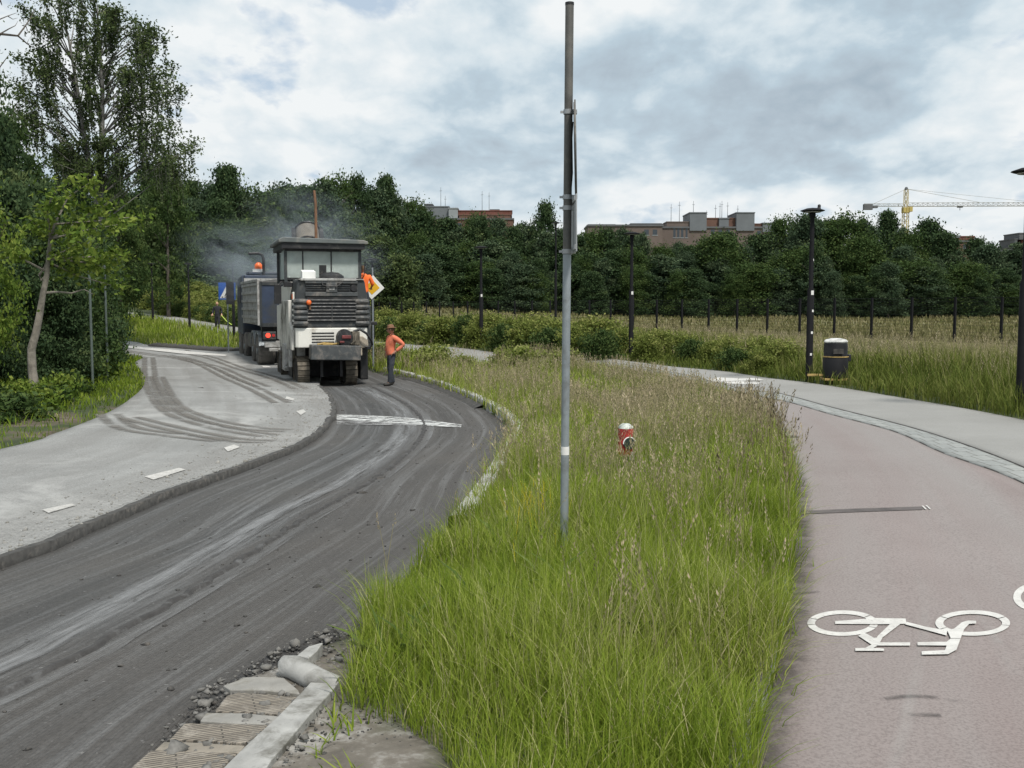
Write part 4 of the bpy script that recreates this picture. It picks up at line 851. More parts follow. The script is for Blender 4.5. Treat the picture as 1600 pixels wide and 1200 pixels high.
m = MB(); m.box(.1, .62, 2.6, 3.1, 3.0, 3.3); m.box(.12, .6, 2.6, 2.72, 3.3, 3.62); P('operator_seat', m, M_black, bevel=.04)
m = MB(); m.box(-.9, .3, 3.2, 3.6, 2.9, 3.28); m.box(-.45, -.1, 3.2, 3.3, 3.28, 3.42); P('control_desk', m, M_dkgrey, bevel=.03)
m = MB(); m.tube([(-1.2,1.5,2.95),(-1.36,1.3,3.0),(-1.5,1.2,2.9)], .02, 6); m.box(-1.62, -1.40, 1.14, 1.2, 2.35, 2.92); mi = P('mirror', m, M_black, bevel=.02)
m = MB(); m.tube([(1.14, 1.5, 3.0), (1.26, 1.45, 3.2), (1.3, 1.45, 3.62)], .018, 6); P('hand_rail', m, M_black)
m = MB(); m.box(-1.3, -1.06, 1.2, 1.5, 2.84, 2.98); P('rail_bracket', m, M_black)
# conveyor swung over the truck
A = Vector((.1, 5.3, 1.7)); B = Vector((.42, 9.6, 4.95)); dv = (B - A).normalized(); sdv = dv.cross(Vector((0, 0, 1))).normalized(); udv = sdv.cross(dv)
Mc = Matrix((( sdv.x, dv.x, udv.x, A.x), (sdv.y, dv.y, udv.y, A.y), (sdv.z, dv.z, udv.z, A.z), (0, 0, 0, 1))); Lc = (B - A).length
m = MB(); m.box(-.45, .45, 0, Lc, -.15, .12, Mc); conv = P('conveyor', m, M_dkgrey)
arch = [(.47*math.cos(R(a)), .12 + .42*math.sin(R(a))) for a in range(0, 181, 15)]
m = MB(); m.prism(arch, Lc - 2.0, Lc, 'y', Mc); P('conveyor_cover', m, paint('dusty_canvas_brown', (.16,.145,.125), .9, 0, .3, 3), conv, smooth=True)
m = MB()
for y in (Lc - 1.95, Lc - 1.0, Lc - .03): m.tube([Mc @ Vector((.50*math.cos(R(a)), y, .12 + .45*math.sin(R(a)))) for a in range(0, 181, 15)], .035, 6)
m.box(-.62, -.46, Lc - 2.2, Lc, .1, .28, Mc); m.box(.46, .62, Lc - 2.2, Lc, .1, .28, Mc); P('cover_hoop', m, M_black, conv)
m = MB(); m.tube([(.15,4.7,2.9),(.16,4.75,5.6),(.12,4.8,6.05)], [.055,.05,.045], 10); P('exhaust_stack', m, M_brown, smooth=True)

# ------------------------------------------------------------------ dump truck
tz = -.61; tk = thing('dump_truck', (-7.72, 36.6, tz), R(20.5), 'dirty tipper truck with ribbed grey sides and blue tailgate ahead of the milling machine', 'truck')
def T(name, mb, mat, parent=tk, **k): return mb.build(name, mat, parent, **k)
m = MB(); m.prism([(.05,1.62),(5.6,1.5),(5.75,3.0),(5.4,3.12),(.05,3.08)], -1.25, -1.19, 'x'); m.prism([(.05,1.62),(5.6,1.5),(5.75,3.0),(5.4,3.12),(.05,3.08)], 1.19, 1.25, 'x'); m.box(-1.19, 1.19, .1, 5.6, 1.5, 1.62); m.box(-1.19, 1.19, 5.55, 5.65, 1.55, 3.3); tip = T('tipper_body', m, M_ltgrey)
m = MB()
for sx in (-1, 1):
    for i in range(5): z = 1.72 + i*.30; m.box(sx*1.27 - .03, sx*1.27 + .03, .05, 5.6, z, z + .10)
    m.box(sx*1.27 - .05, sx*1.27 + .05, .02, .16, 1.5, 3.12); m.box(sx*1.27-.05, sx*1.27+.05, .05, 5.7, 3.04, 3.14)
T('side_rib', m, M_ltgrey, tip, bevel=.01)
m = MB(); m.box(-1.2, 1.2, 0, .1, 1.5, 3.0); tg = T('tailgate', m, M_blue, bevel=.02)
m = MB(); m.box(-1.24, -1.16, -.03, .06, 1.45, 3.05); m.box(1.16, 1.24, -.03, .06, 1.45, 3.05); m.box(-1.2, 1.2, -.03, .05, 2.92, 3.02); m.box(-1.2, 1.2, -.03, .05, 1.45, 1.58); T('tailgate_frame', m, M_dkgrey, tg)
m = MB(); m.ball((0, 2.6, 2.95), (1.1, 2.4, .25), 16, 8); T('asphalt_load', m, M_lip, tip)
m = MB(); m.box(-.45, .45, .2, 8.2, .85, 1.2); m.box(-1.15, 1.15, .3, .6, .95, 1.45); T('chassis', m, M_black)
m = MB(); m.box(-1.1, 1.1, -.05, .1, .72, .95); m.box(-.95, .95, -.1, .05, .58, .70); T('rear_bumper', m, M_ltgrey, bevel=.02)
for sx in (-1, 1):
    m = MB(); m.box(sx*.93 - .23, sx*.93 + .23, -.12, .0, 1.0, 1.28); lh = T('tail_lamp_box', m, M_dkgrey, bevel=.02)
    m = MB(); m.tube([(sx*.99, -.1, 1.15), (sx*.99, -.15, 1.15)], .085, 12); T('tail_lamp', m, M_tail, lh, smooth=True)
    m = MB(); m.tube([(sx*.8, -.1, 1.15), (sx*.8, -.14, 1.15)], .055, 12); T('reflector', m, M_red, lh, smooth=True)
    for y in (.95, 2.35):
        m = MB(); m.prism([(y + .70*math.cos(R(a)), .58 + .70*math.sin(R(a))) for a in range(20, 165, 12)] + [(y + .64*math.cos(R(a)), .58 + .64*math.sin(R(a))) for a in range(160, 15, -12)], sx*.98 - .28, sx*.98 + .28, 'x'); T('mudguard', m, M_galv)
def wheel(sx, y, w=.58):
    m = MB(); r = .57; x0 = sx*1.24
    m.lathe([(.28,0),(.50,-.0),(.56,.05),(r,.10),(r,w-.1),(.56,w-.05),(.5,w),(.28,w)], (0, y, r), 26, 'x')
    m.v = [(x0 - v[0] if sx > 0 else x0 + v[0], v[1], v[2]) for v in m.v]; wh = T('wheel', m, M_rubberd)
    m = MB(); m.tube([(x0 - sx*.05, y, r), (x0 - sx*.09, y, r)], .27, 16); m.tube([(x0 + sx*.03, y, r), (x0 - sx*.1, y, r)], .11, 10); T('rim', m, M_galv, wh)
for sx in (-1, 1):
    wheel(sx, .95); wheel(sx, 2.35); wheel(sx, 5.3, .36); wheel(sx, 7.1, .36)
m = MB(); m.prism([(6.2,1.0),(8.3,1.0),(8.4,2.2),(8.15,3.35),(6.3,3.45),(6.2,3.2)], -1.2, 1.2, 'x'); cab = T('cab', m, M_blue, bevel=.06)
m = MB(); m.box(-1.22, -1.205, 6.8, 7.8, 2.3, 3.0); m.box(1.205, 1.22, 6.8, 7.8, 2.3, 3.0); m.box(-.9, .9, 6.17, 6.19, 2.4, 3.1); T('cab_window', m, M_black, cab)
m = MB(); m.box(-1.15, 1.15, 5.7, 6.5, 3.28, 3.42); m.box(-.95, 1.15, 6.2, 7.2, 3.46, 3.58); T('roof_deflector', m, M_blue, cab, bevel=.03)
m = MB(); m.box(-.75, -.35, 6.35, 6.6, 3.58, 3.70); m.box(.5, .8, 6.4, 6.6, 3.58, 3.66); T('roof_light', m, M_signwhite, cab)
m = MB(); m.lathe([(.14,0),(.16,.05),(.15,.18),(.08,.26),(.01,.27)], (-.5, 6.5, 3.70), 14); T('beacon', m, M_orangep, cab, smooth=True)
m = MB(); m.tube([(-.35,6.0,1.4),(-.35,6.0,4.1),(-.40,6.0,4.25),(-.55,6.0,4.32),(-.95,6.0,4.30)], [.06,.06,.06,.055,.05], 8); T('exhaust_pipe', m, M_black, smooth=True)
m = MB(); m.tube([(-1.18,8.2,3.2),(-1.5,8.25,3.2),(-1.52,8.25,2.4),(-1.2,8.2,2.4)], .025, 6); m.box(-1.66, -1.34, 8.2, 8.32, 2.25, 3.2); T('mirror', m, M_black, cab, bevel=.03)
m = MB(); m.tube([(1.18,8.2,3.2),(1.5,8.25,3.2)], .025, 6); m.box(1.34, 1.66, 8.2, 8.32, 2.25, 3.2); T('mirror', m, M_black, cab, bevel=.03)
m = MB(); m.box(-1.2, -.6, 3.2, 4.6, .6, 1.15); m.box(.6, 1.2, 3.2, 4.6, .6, 1.15); T('fuel_tank', m, M_galvd, bevel=.05)

# ------------------------------------------------------------------ signs
def post_sign(name, px, d, H, label, tilt=0):
    X_ = (px-800)/F*d; g = gz(X_, d); e = thing(name, (X_, d, g), 0, label, 'road sign'); m = MB(); m.tube([(0,0,-.3),(0,0,H)], .03, 10); m.build('pole', M_galv, e, smooth=True); return e, g
e, g = post_sign('priority_road_sign', 583, 34., 3.35, 'yellow and white diamond priority sign half hidden by the milling machine')
def diamond(name, r, mat, y0, y1, parent):
    m = MB(); m.prism([(0,-r),(r,0),(0,r),(-r,0)], y0, y1, 'y'); o = m.build(name, mat, parent, bevel=.006); o.location = (0, 0, at(583, 449, 34.).z - g); o.rotation_euler = (0, R(4), 0); return o
diamond('sign_plate', .40, M_signwhite, -.05, -.035, e); diamond('sign_face', .245, M_signyellow, -.056, -.051, e)
e, g = post_sign('crossing_sign', 357, 44.5, 2.75, 'blue and white pedestrian crossing sign beside the truck')
zc = at(357, 455, 44.5).z - g; m = MB(); m.box(-.37, .37, -.05, -.035, zc - .37, zc + .37); pl = m.build('sign_plate', M_signblue, e, bevel=.01)
m = MB(); m.prism([(-.31,zc-.30),(.31,zc-.30),(0,zc+.28)], -.056, -.051, 'y'); m.build('sign_triangle', M_signwhite, pl)
m = MB(); M_figure = M_black
m.prism([(-.02,zc+.12),(.03,zc+.12),(.03,zc+.07),(-.02,zc+.07)], -.061, -.057, 'y'); m.prism([(-.04,zc+.06),(.04,zc+.06),(.05,zc-.06),(.11,zc-.2),(.07,zc-.21),(.0,zc-.08),(-.07,zc-.21),(-.11,zc-.2),(-.04,zc-.06)], -.061, -.057, 'y')
for k in range(4): m.box(-.24 + k*.13, -.17 + k*.13, -.061, -.057, zc - .275, zc - .235)
m.build('sign_figure', M_figure, pl)
for i, (px, d, H, lab) in enumerate(((143, 25.5, 3.9, 'thin grey green post standing in front of the dark hedge'), (167, 29., 3.6, 'thin grey post at the right end of the dark hedge, farther up the road'))):
    X_ = (px-800)/F*d; e = thing('hedge_post', (X_, d, gz(X_, d)), 0, lab, 'post'); m = MB(); m.tube([(0,0,-.3),(0,0,H)], .032, 8); m.build('pole', paint('green_grey_post', (.09,.115,.105), .6), e, smooth=True)
    m = MB(); m.lathe([(.04,H-.02),(.04,H+.02),(.01,H+.04)], n=8); m.build('cap', M_black, e)
# marker stone by the hedge
a, b = gp(106, 626); e = thing('marker_stone', (a, b, gz(a, b)), R(12), 'short square concrete block standing in the grass by the hedge', 'stone')
m = MB(); m.prism([(-.10,-.1),(.10,-.1),(.105,.1),(-.1,.1)], -.1, .27); m.build('block', M_concrete, e, bevel=.02); m = MB(); m.box(-.085, .085, -.085, .085, .27, .285); m.build('top', M_ltgrey, e, bevel=.01)

# ------------------------------------------------------------------ central grey pole with two signs seen edge-on
a, b = gp(881, 884); gpz = gz(a, b); pole = thing('sign_pole', (a, b, gpz), 0, 'tall grey steel pole in the long grass with its signs turned edge-on', 'pole')
top = at(890, 5, b); mid = at(886, 400, b)
off = lambda py: (at(881 + (890-881)*(884-py)/879, py, b).x - a, at(880, py, b).z - gpz)
m = MB(); x1, z1 = off(5); xm, zm = off(395); m.tube([(-.003, 0, -.4), (xm, 0, zm)], .0255, 20); m.build('lower_pole', M_galv, pole, smooth=True)
m = MB(); m.tube([(xm, 0, zm - .01), (x1, 0, z1)], .026, 20); m.build('upper_pole', M_galvd, pole, smooth=True)  # shade of the upper pole against the sky is put into its colour
m = MB(); m.tube([(x1, 0, z1 - .012), (x1, 0, z1 + .004)], .0275, 20); m.build('cap', M_black, pole, smooth=True)
for py in (175, 308, 325, 393):
    x_, z_ = off(py); m = MB(); m.tube([(x_, 0, z_ - .014), (x_, 0, z_ + .014)], .031, 20); m.box(x_ + .02, x_ + .052, -.018, .018, z_ - .012, z_ + .012); m.box(x_ - .05, x_ - .026, -.006, .006, z_ - .007, z_ + .007); m.build('clamp', M_alu, pole)
ctr = at(899.5, 234, b); dirn = Vector((ctr.x, b, 0)).normalized(); ang = -math.atan2(dirn.x, dirn.y)
m = MB(); m.tube([(-.005, 0, 0), (.005, 0, 0)], .30, 40); m.tube([(-.009,0,0), (-.006,0,0)], .285, 40)
o = m.build('round_sign', M_galvd, pole, bevel=.003); o.location = (ctr.x - a, 0, ctr.z - gpz); o.rotation_euler = (0, R(-1.2), ang - R(.35))
ctr = at(896.5, 352, b); m = MB(); m.box(-.004, .004, -.21, .21, -.172, .172); m.box(-.012, -.005, -.21, .21, .13, .16); m.box(-.012, -.005, -.21, .21, -.16, -.13)
o = m.build('rectangular_sign', M_alu, pole, bevel=.003); o.location = (ctr.x - a, 0, ctr.z - gpz); o.rotation_euler = (0, R(-.5), ang + R(4.5))
x_, z_ = off(704); m = MB(); m.lathe([(.0263, z_ - .026), (.0266, z_ - .026), (.0266, z_ + .026), (.0263, z_ + .026)], (x_, 0, 0), 20); st = m.build('sticker', M_sticker, pole, smooth=True)
m = MB(); m.tube([(xm + .02, .01, off(310)[1]), (xm + .032, .012, off(270)[1]), (xm + .028, .012, off(215)[1]), (xm + .034, .012, off(190)[1])], .004, 5); m.build('cable', M_black, pole)

# ------------------------------------------------------------------ red marker in the grass
a, b = gp(977, 752); e = thing('marker_post', (a, b, gz(a, b)), R(10), 'small red and black marker with a white cap standing in the tall grass', 'marker'); s_ = b/F; z0 = at(977, 712, b).z - gz(a, b); z1 = at(977, 662, b).z - gz(a, b); hgt = z1 - z0; r_ = 12*s_
m = MB(); m.tube([(0,0,-.2),(0,0,z0 + .02)], r_*.55, 12); m.build('stem', M_galvd, e, smooth=True)
m = MB(); m.lathe([(r_*.75, z0),(r_*.95, z0 + .02),(r_, z0 + hgt*.3),(r_, z0 + hgt*.84),(r_*.9, z0 + hgt*.86)], n=20); m.build('body', M_red, e, smooth=True)
m = MB(); m.lathe([(r_*.98, z0 + hgt*.86),(r_*.9, z0 + hgt*.93),(r_*.5, z1),(r_*.02, z1 + .005)], n=20); m.build('cap', paint('chipped_white', (.55,.58,.54), .6, 0, .3, 20, (.15,.18,.15), .4), e, smooth=True)
m = MB(); m.tube([(.01, -r_*.86, z0 + hgt*.42), (.012, -r_*1.2, z0 + hgt*.42)], r_*.78, 22); dk = m.build('disc', paint('dark_green_disc', (.025,.04,.035), .5), e, smooth=True)
m = MB(); c_ = Vector((.012, -r_*1.2, z0 + hgt*.42)); m.tube([c_ + Vector((r_*.8*math.cos(R(q)), 0, r_*.8*math.sin(R(q)))) for q in range(20, 190, 15)], .006, 6); m.build('rim', M_signwhite, dk, smooth=True)
m = MB(); m.prism([(r_*.2, z0 - .02),(r_*.9, z0 - .05),(r_*1.0, z0 + .03),(r_*.5, z0 + .06)], -r_*.7, r_*.2, 'y'); m.build('foot_bracket', M_ltgrey, e)

# ------------------------------------------------------------------ path lamps
def lamp(px, ytop, ybase, d, label, H=None, sticker=True):
    X_ = (px-800)/F*d; g = gz(X_, d); H = at(px, ytop, d).z - g; e = thing('street_lamp', (X_, d, g), 0, label, 'lamp', 'black path lamps with flat round heads')
    m = MB(); m.tube([(0,0,-.4),(0,0,H*.53),(0,0,H*.55),(0,0,H-.12)], [.072,.070,.047,.044], 14); m.build('pole', M_lamp, e, smooth=True)
    m = MB(); m.lathe([(.046,H-.2),(.07,H-.13),(.06,H-.085),(.21,H-.060),(.25,H-.045),(.24,H-.035),(.12,H+.005),(.01,H+.018)], n=24); hd = m.build('lamp_head', M_lamp, e, smooth=True)
    m = MB(); m.lathe([(.16,H-.080),(.17,H-.070),(.01,H-.070)], n=20); m.build('diffuser', M_ltgrey, hd)
    if sticker:
        m = MB(); m.v = [(math.cos(-1.75 + .22*i)*.0722, math.sin(-1.75 + .22*i)*.0722, zz) for zz in (H*.505, H*.53) for i in range(5)]; m.f = [(i, i+1, i+6, i+5) for i in range(4)]; m.m = [0]*4; m.build('number_plate', M_sticker, e, smooth=True)
    return e, H
lamp(1598, 263, 0, 15.2, 'black lamp at the right edge of the view, nearest of the path lamps')
el, HL = lamp(1265, 326, 600, 21.3, 'black lamp with a small sensor knob on its head, joined to the litter bin')
m = MB(); m.tube([(.13,0,HL),(.135,0,HL+.05)], [.04,.028], 10); m.ball((.135,0,HL+.055), .035); m.build('sensor', M_black, el, smooth=True)
for z in (.55, 1.0, 1.45, 2.5): m = MB(); q = .071 if z < 1.9 else .0475; a0 = -1.9 + z*.37; m.v = [(math.cos(a0 + .16*i)*(q+.0015), math.sin(a0 + .16*i)*(q+.0015), zz) for zz in (z, z+.05) for i in range(5)]; m.f = [(i, i+1, i+6, i+5) for i in range(4)]; m.m = [0]*4; o = m.build('sticker', M_sticker, el, smooth=True)
lamp(986, 363, 0, 30.6, 'black lamp behind the low hedge just right of the grey pole')
lamp(752, 385, 0, 37.5, 'black lamp by the fence between the worker and the grey pole')
lamp(583, 404, 0, 43.5, 'black lamp rising just behind the milling machine')
lamp(366, 412, 0, 52, 'distant black lamp behind the dump truck', sticker=False)
lamp(297, 411, 0, 59, 'distant black lamp on the rise, between the truck and the leftmost lamp', sticker=False)
lamp(240, 411, 0, 66, 'leftmost of the black lamps, far off along the path', sticker=False)
lamp(868, 347, 0, 56, 'taller lamp whose dark head shows just left of the grey pole', sticker=False)

# ------------------------------------------------------------------ litter bin with bracket
d = 20.7; X_ = (1306-800)/F*d; g = gz(X_, d); e = thing('litter_bin', (X_, d, g), R(-5), 'black round litter bin with a pale top beside the lamp', 'bin')
m = MB(); m.lathe([(.22,.12),(.245,.14),(.25,.52),(.235,.55),(.23,.80),(.215,.84)], n=28); m.build('bin_body', M_bin, e, smooth=True)
m = MB(); m.lathe([(.225,.835),(.235,.86),(.20,.90),(.09,.925),(.01,.925)], n=28); m.build('lid', paint('bird_limed_lid', (.10,.10,.10), .6, 0, .2, 5, (.65,.65,.63), .7), e, smooth=True)
m = MB(); m.lathe([(.2495,.545),(.253,.545),(.253,.565),(.2495,.565)], n=28); m.build('band', M_wood, e, smooth=True)
m = MB(); m.box(.24, .30, -.05, .05, .46, .60); m.build('ash_box', M_black, e, bevel=.01)
m = MB(); m.box(-.10, .10, -.262, -.24, .62, .72); m.build('opening', M_rubber, e)
m = MB(); m.box(-.55, -.2, -.03, .03, .155, .20); m.box(-.26, .26, -.22, .22, .08, .12); m.tube([(0,.0,-.2),(0,.0,.1)], .04, 8); m.build('bracket', M_wood, e, bevel=.005)

# ------------------------------------------------------------------ wire fence
fe = thing('wire_fence', (fx, fy, gz(fx, fy)), 0, 'long dark wire mesh fence with thin posts along the meadow', 'fence'); g0 = gz(fx, fy)
tops = []
m_ = MB(); m_.box(-.032, .032, -.032, .032, 0, 1); m_.box(-.02, .02, -.02, .02, 1, 1.012); po = m_.build('post', M_lamp); pm = po.data; bpy.data.objects.remove(po)
def fence_top(k): return EYE + np.interp(k, [-6, 0, 27, 50], [.36, .37, .30, .9])
ks = list(range(-5, 51))
for k in ks:
    X_, Y_ = fx + fd[0]*k, fy + fd[1]*k; g = gz(X_, Y_); tp = max(fence_top(k), g + 1.3); tops.append((X_, Y_, g, tp))
    p = bpy.data.objects.new('post', pm); link(p, fe); p.location = (X_-fx, Y_-fy, g - .3 - g0); p.scale = (1.7, 1.7, tp - g + .3 + .03); p.rotation_euler = (0, 0, math.atan2(fd[1], fd[0]))
Vv, Fv = [], []; fn = Vector((fd[1], -fd[0])).normalized()*.03
def quad(a, b, c, d_): i = len(Vv); Vv.extend([a, b, c, d_]); Fv.append((i, i+1, i+2, i+3))
for i in range(len(tops)-1):
    x0, y0, g_0, t0 = tops[i]; x1, y1, g_1, t1 = tops[i+1]
    for q in [j/13 for j in range(14)]:
        wz = .009 if 0 < q < 1 else .014; za = g_0 + .05 + (t0-g_0-.05)*q - g0; zb = g_1 + .05 + (t1-g_1-.05)*q - g0
        quad((x0-fx+fn.x, y0-fy+fn.y, za), (x1-fx+fn.x, y1-fy+fn.y, zb), (x1-fx+fn.x, y1-fy+fn.y, zb+wz), (x0-fx+fn.x, y0-fy+fn.y, za+wz))
    for j in range(1, 32):
        u = j/32; xx = x0 + (x1-x0)*u - fx + fn.x*1.1; yy = y0 + (y1-y0)*u - fy + fn.y*1.1; ga = g_0 + (g_1-g_0)*u; ta = t0 + (t1-t0)*u; ex, ey = (x1-x0)/2.5*.0022, (y1-y0)/2.5*.0022
        quad((xx-ex, yy-ey, ga+.05-g0), (xx+ex, yy+ey, ga+.05-g0), (xx+ex, yy+ey, ta-g0), (xx-ex, yy-ey, ta-g0))
me = bpy.data.meshes.new('wire_mesh'); me.from_pydata(Vv, [], Fv); me.materials.append(M_black); link(bpy.data.objects.new('wire_mesh', me), fe)

# ------------------------------------------------------------------ exposed slabs, kerb stones and spoil in the foreground
C7 = lambda L: [(a/2.5, 860 + b/2.5) for a, b in L]
def slab(name, px, th, mat, label, cat, dz=0., groove=None):
    Pg = [gp(*p) for p in px]; cx = sum(p[0] for p in Pg)/len(Pg); cy = sum(p[1] for p in Pg)/len(Pg); z = gz(cx, cy) + dz
    m = MB(); m.prism([(a-cx, b-cy) for a, b in Pg], -.06, th); o = m.build(name, mat, None, bevel=.004); o.location = (cx, cy, z); return tag(o, label, cat)
t = NT('grooved_slab'); v = t.coord('Object', (1, 1, 1), (0, 0, R(-20))); br = t.n.new('ShaderNodeTexBrick'); br.inputs['Scale'].default_value = 1; br.inputs['Brick Width'].default_value = .9; br.inputs['Row Height'].default_value = .017; br.inputs['Mortar Size'].default_value = .0036; br.inputs['Mortar Smooth'].default_value = .4
br.inputs['Color1'].default_value = (.25,.22,.18,1); br.inputs['Color2'].default_value = (.18,.157,.13,1); br.inputs['Mortar'].default_value = (.055,.05,.042,1); t.L(v, br.inputs['Vector'])
k = t.mix(t.ramp(t.noise(v, 7, 9, .75, .5), [(.5, 0), (.64, .7)]), br.outputs['Color'], (.33,.30,.26)); k = t.mix(t.ramp(t.noise(v, 13, 8, .7), [(.55, 0), (.66, .7)]), k, (.11,.10,.085)); t.set(k, .95)
t.bump(t.math('ADD', t.math('MULTIPLY', br.outputs['Fac'], -.8), t.noise(v, 40, 5)), .7, .01); M_groove = t.mat
slab('grooved_slab', C7([(885,592),(930,578),(1045,580),(1168,587),(1108,652),(960,647),(842,650)]), .03, M_groove, 'worn grooved slab at the kerb, farthest of the three grooved ones', 'slab', -.01)
slab('plain_slab', C7([(806,657),(960,653),(1098,660),(1060,690),(905,692),(782,688)]), .028, M_concrete, 'narrow pale slab between the two farther grooved slabs', 'slab', -.01)
slab('grooved_slab', C7([(722,702),(890,698),(1048,697),(1000,738),(958,766),(800,762),(662,764)]), .03, M_groove, 'worn grooved slab in the middle of the row beside the kerb', 'slab', -.01)
slab('plain_slab', C7([(642,769),(800,768),(956,773),(938,800),(760,803),(604,802)]), .026, paint('brown_slab', (.23,.205,.17), .95, 0, .25, 9, (.12,.11,.09), .3, .4), 'narrow brownish slab between the two nearer grooved slabs', 'slab', -.01)
slab('grooved_slab', C7([(590,810),(760,808),(928,808),(870,860),(820,960),(600,980),(430,970),(520,870)]), .03, M_groove, 'worn grooved slab at the bottom edge of the view', 'slab', -.01)
slab('broken_slab', C7([(872,556),(960,522),(1040,516),(1108,518),(1165,560),(1172,574),(1020,566),(900,570)]), .025, M_concrete, 'broken pale slab tilted against the rounded kerb stone', 'slab', .0)
o = slab('kerb_stone', C7([(1336,532),(1245,520),(1180,590),(1080,690),(985,775),(905,852),(830,930),(1010,930),(1060,850),(1130,770),(1210,675),(1300,580)]), .035, M_kerb, 'long flat pale kerb stone running towards the bottom of the view', 'kerb stone', 0)
pa = [gp(*C7([q])[0]) for q in ((1112,500),(1150,505),(1240,540),(1320,545))]
m = MB(); m.tube([(pa[0][0]-.02, pa[0][1], .045), (pa[0][0], pa[0][1], .05), (pa[1][0], pa[1][1], .055), (pa[2][0], pa[2][1], .045), (pa[3][0], pa[3][1], .03)], [.03,.05,.054,.052,.04], 14)
o = m.build('kerb_stone', M_kerb, smooth=True); o.location = (0, 0, gz(*pa[1])); tag(o, 'rounded pale kerb stone knocked out of line above the slabs', 'kerb stone')
slab('kerb_stone', C7([(1160,460),(1205,425),(1262,408),(1240,440),(1206,468)]), .06, M_kerb, 'small pale kerb stone end showing at the edge of the grass', 'kerb stone', 0)
def stones(name, xs, ys, sz, mat, dz=0., kind='stuff'):
    n = len(xs); ico = [(0,0,1),(.89,0,.45),(.28,.85,.45),(-.72,.53,.45),(-.72,-.53,.45),(.28,-.85,.45),(.72,.53,-.45),(-.28,.85,-.45),(-.89,0,-.45),(-.28,-.85,-.45),(.72,-.53,-.45),(0,0,-1)]
    fs = [(0,1,2),(0,2,3),(0,3,4),(0,4,5),(0,5,1),(1,6,2),(2,7,3),(3,8,4),(4,9,5),(5,10,1),(6,7,2),(7,8,3),(8,9,4),(9,10,5),(10,6,1),(11,7,6),(11,8,7),(11,9,8),(11,10,9),(11,6,10)]
    I = np.array(ico); V = I[None]*sz[:, None, None]*rng.uniform(.55, 1.3, (n, 12, 3))*np.array([1, 1, .6]); a = rng.uniform(0, 6.28, n); c, s = np.cos(a)[:, None], np.sin(a)[:, None]
    V += rng.normal(0, .16, V.shape)*sz[:, None, None]; V = np.stack([V[..., 0]*c - V[..., 1]*s, V[..., 0]*s + V[..., 1]*c, V[..., 2]], -1); V[..., 0] += xs[:, None]; V[..., 1] += ys[:, None]; V[..., 2] += (base(xs, ys) + dz)[:, None]
    Fq = (np.arange(n)[:, None, None]*12 + np.array(fs)[None]).reshape(-1, 3); o = raw_mesh(name, V.reshape(-1, 3), Fq, mat)
    return tag(o, kind=kind) if kind else o
pa = np.array(W(C7([(800,600),(900,505),(1000,430),(1180,350),(1290,300),(1330,330),(1250,400),(1150,455),(1110,490),(960,520),(870,560)])))
x, y = scatter(pa[:, 0].min(), pa[:, 0].max(), pa[:, 1].min(), pa[:, 1].max(), 11000); mk = inpoly(x, y, pa); stones('loose_asphalt', x[mk], y[mk], rng.gamma(1.6, .0055, mk.sum()) + .003, paint('black_asphalt_crumbs', (.045,.043,.042), .95, 0, .5, 20), -.02)
pb = np.array(W(C7([(530,850),(620,775),(720,690),(800,615),(870,560),(890,575),(840,640),(760,690),(680,750),(610,800),(560,850),(470,950),(430,950)])))
x, y = scatter(pb[:, 0].min(), pb[:, 0].max(), pb[:, 1].min(), pb[:, 1].max(), 4200); mk = inpoly(x, y, pb); stones('loose_asphalt', x[mk], y[mk], rng.gamma(2, .006, mk.sum()) + .004, M_lip, -.02)
x, y = scatter(pb[:, 0].min(), pa[:, 0].max() + .1, pb[:, 1].min(), pa[:, 1].max(), 700); mk = inpoly(x, y, DIRT); stones('kerb_rubble', x[mk], y[mk], rng.gamma(1.3, .005, mk.sum()) + .003, paint('dusty_rubble', (.15,.145,.135), .95, 0, .5, 25), .012)
# stones scattered on both lanes
i_ = rng.integers(20, 199, 1500); x = S_ridge[i_, 0] - np.abs(rng.normal(0, .55, 1500)); y = S_ridge[i_, 1] + rng.normal(0, .2, 1500); stones('gravel', x, y, rng.gamma(2, .004, 1500) + .003, M_concrete, .035)
i_ = rng.integers(20, 199, 900); u_ = rng.random(900)**.6; x = S_ridge[i_, 0]*(1-u_) + S_rrn[i_, 0]*u_; y = S_ridge[i_, 1]*(1-u_) + S_rrn[i_, 1]*u_; stones('gravel', x, y, rng.gamma(2, .003, 900) + .003, M_lip, -.047)
x, y = scatter(-1.6, 1.0, 2.4, 4.9, 900); mk = inpoly(x, y, DIRT); stones('gravel', x[mk], y[mk], rng.gamma(2, .0018, mk.sum()) + .0015, M_lip, 0)
for (u, v_, s, lab) in ((592, 741, .075, 'black lump of asphalt lying on the milled lane by the ridge, the larger one'), (566, 763, .05, 'small black lump of asphalt on the milled lane, nearer than the larger one'), (315, 608, .06, 'dark flat scrap lying on the pale lane')):
    a, b = gp(u, v_); o = stones('asphalt_lump', np.array([0.]), np.array([0.]), np.array([s]), M_rubber, 0, None); o.location = (a, b, gz(a, b) - gz(0, 0) + (.03 if u < 400 else -.045)); o.scale = (1.3, 1, .7); tag(o, lab, 'asphalt lump')
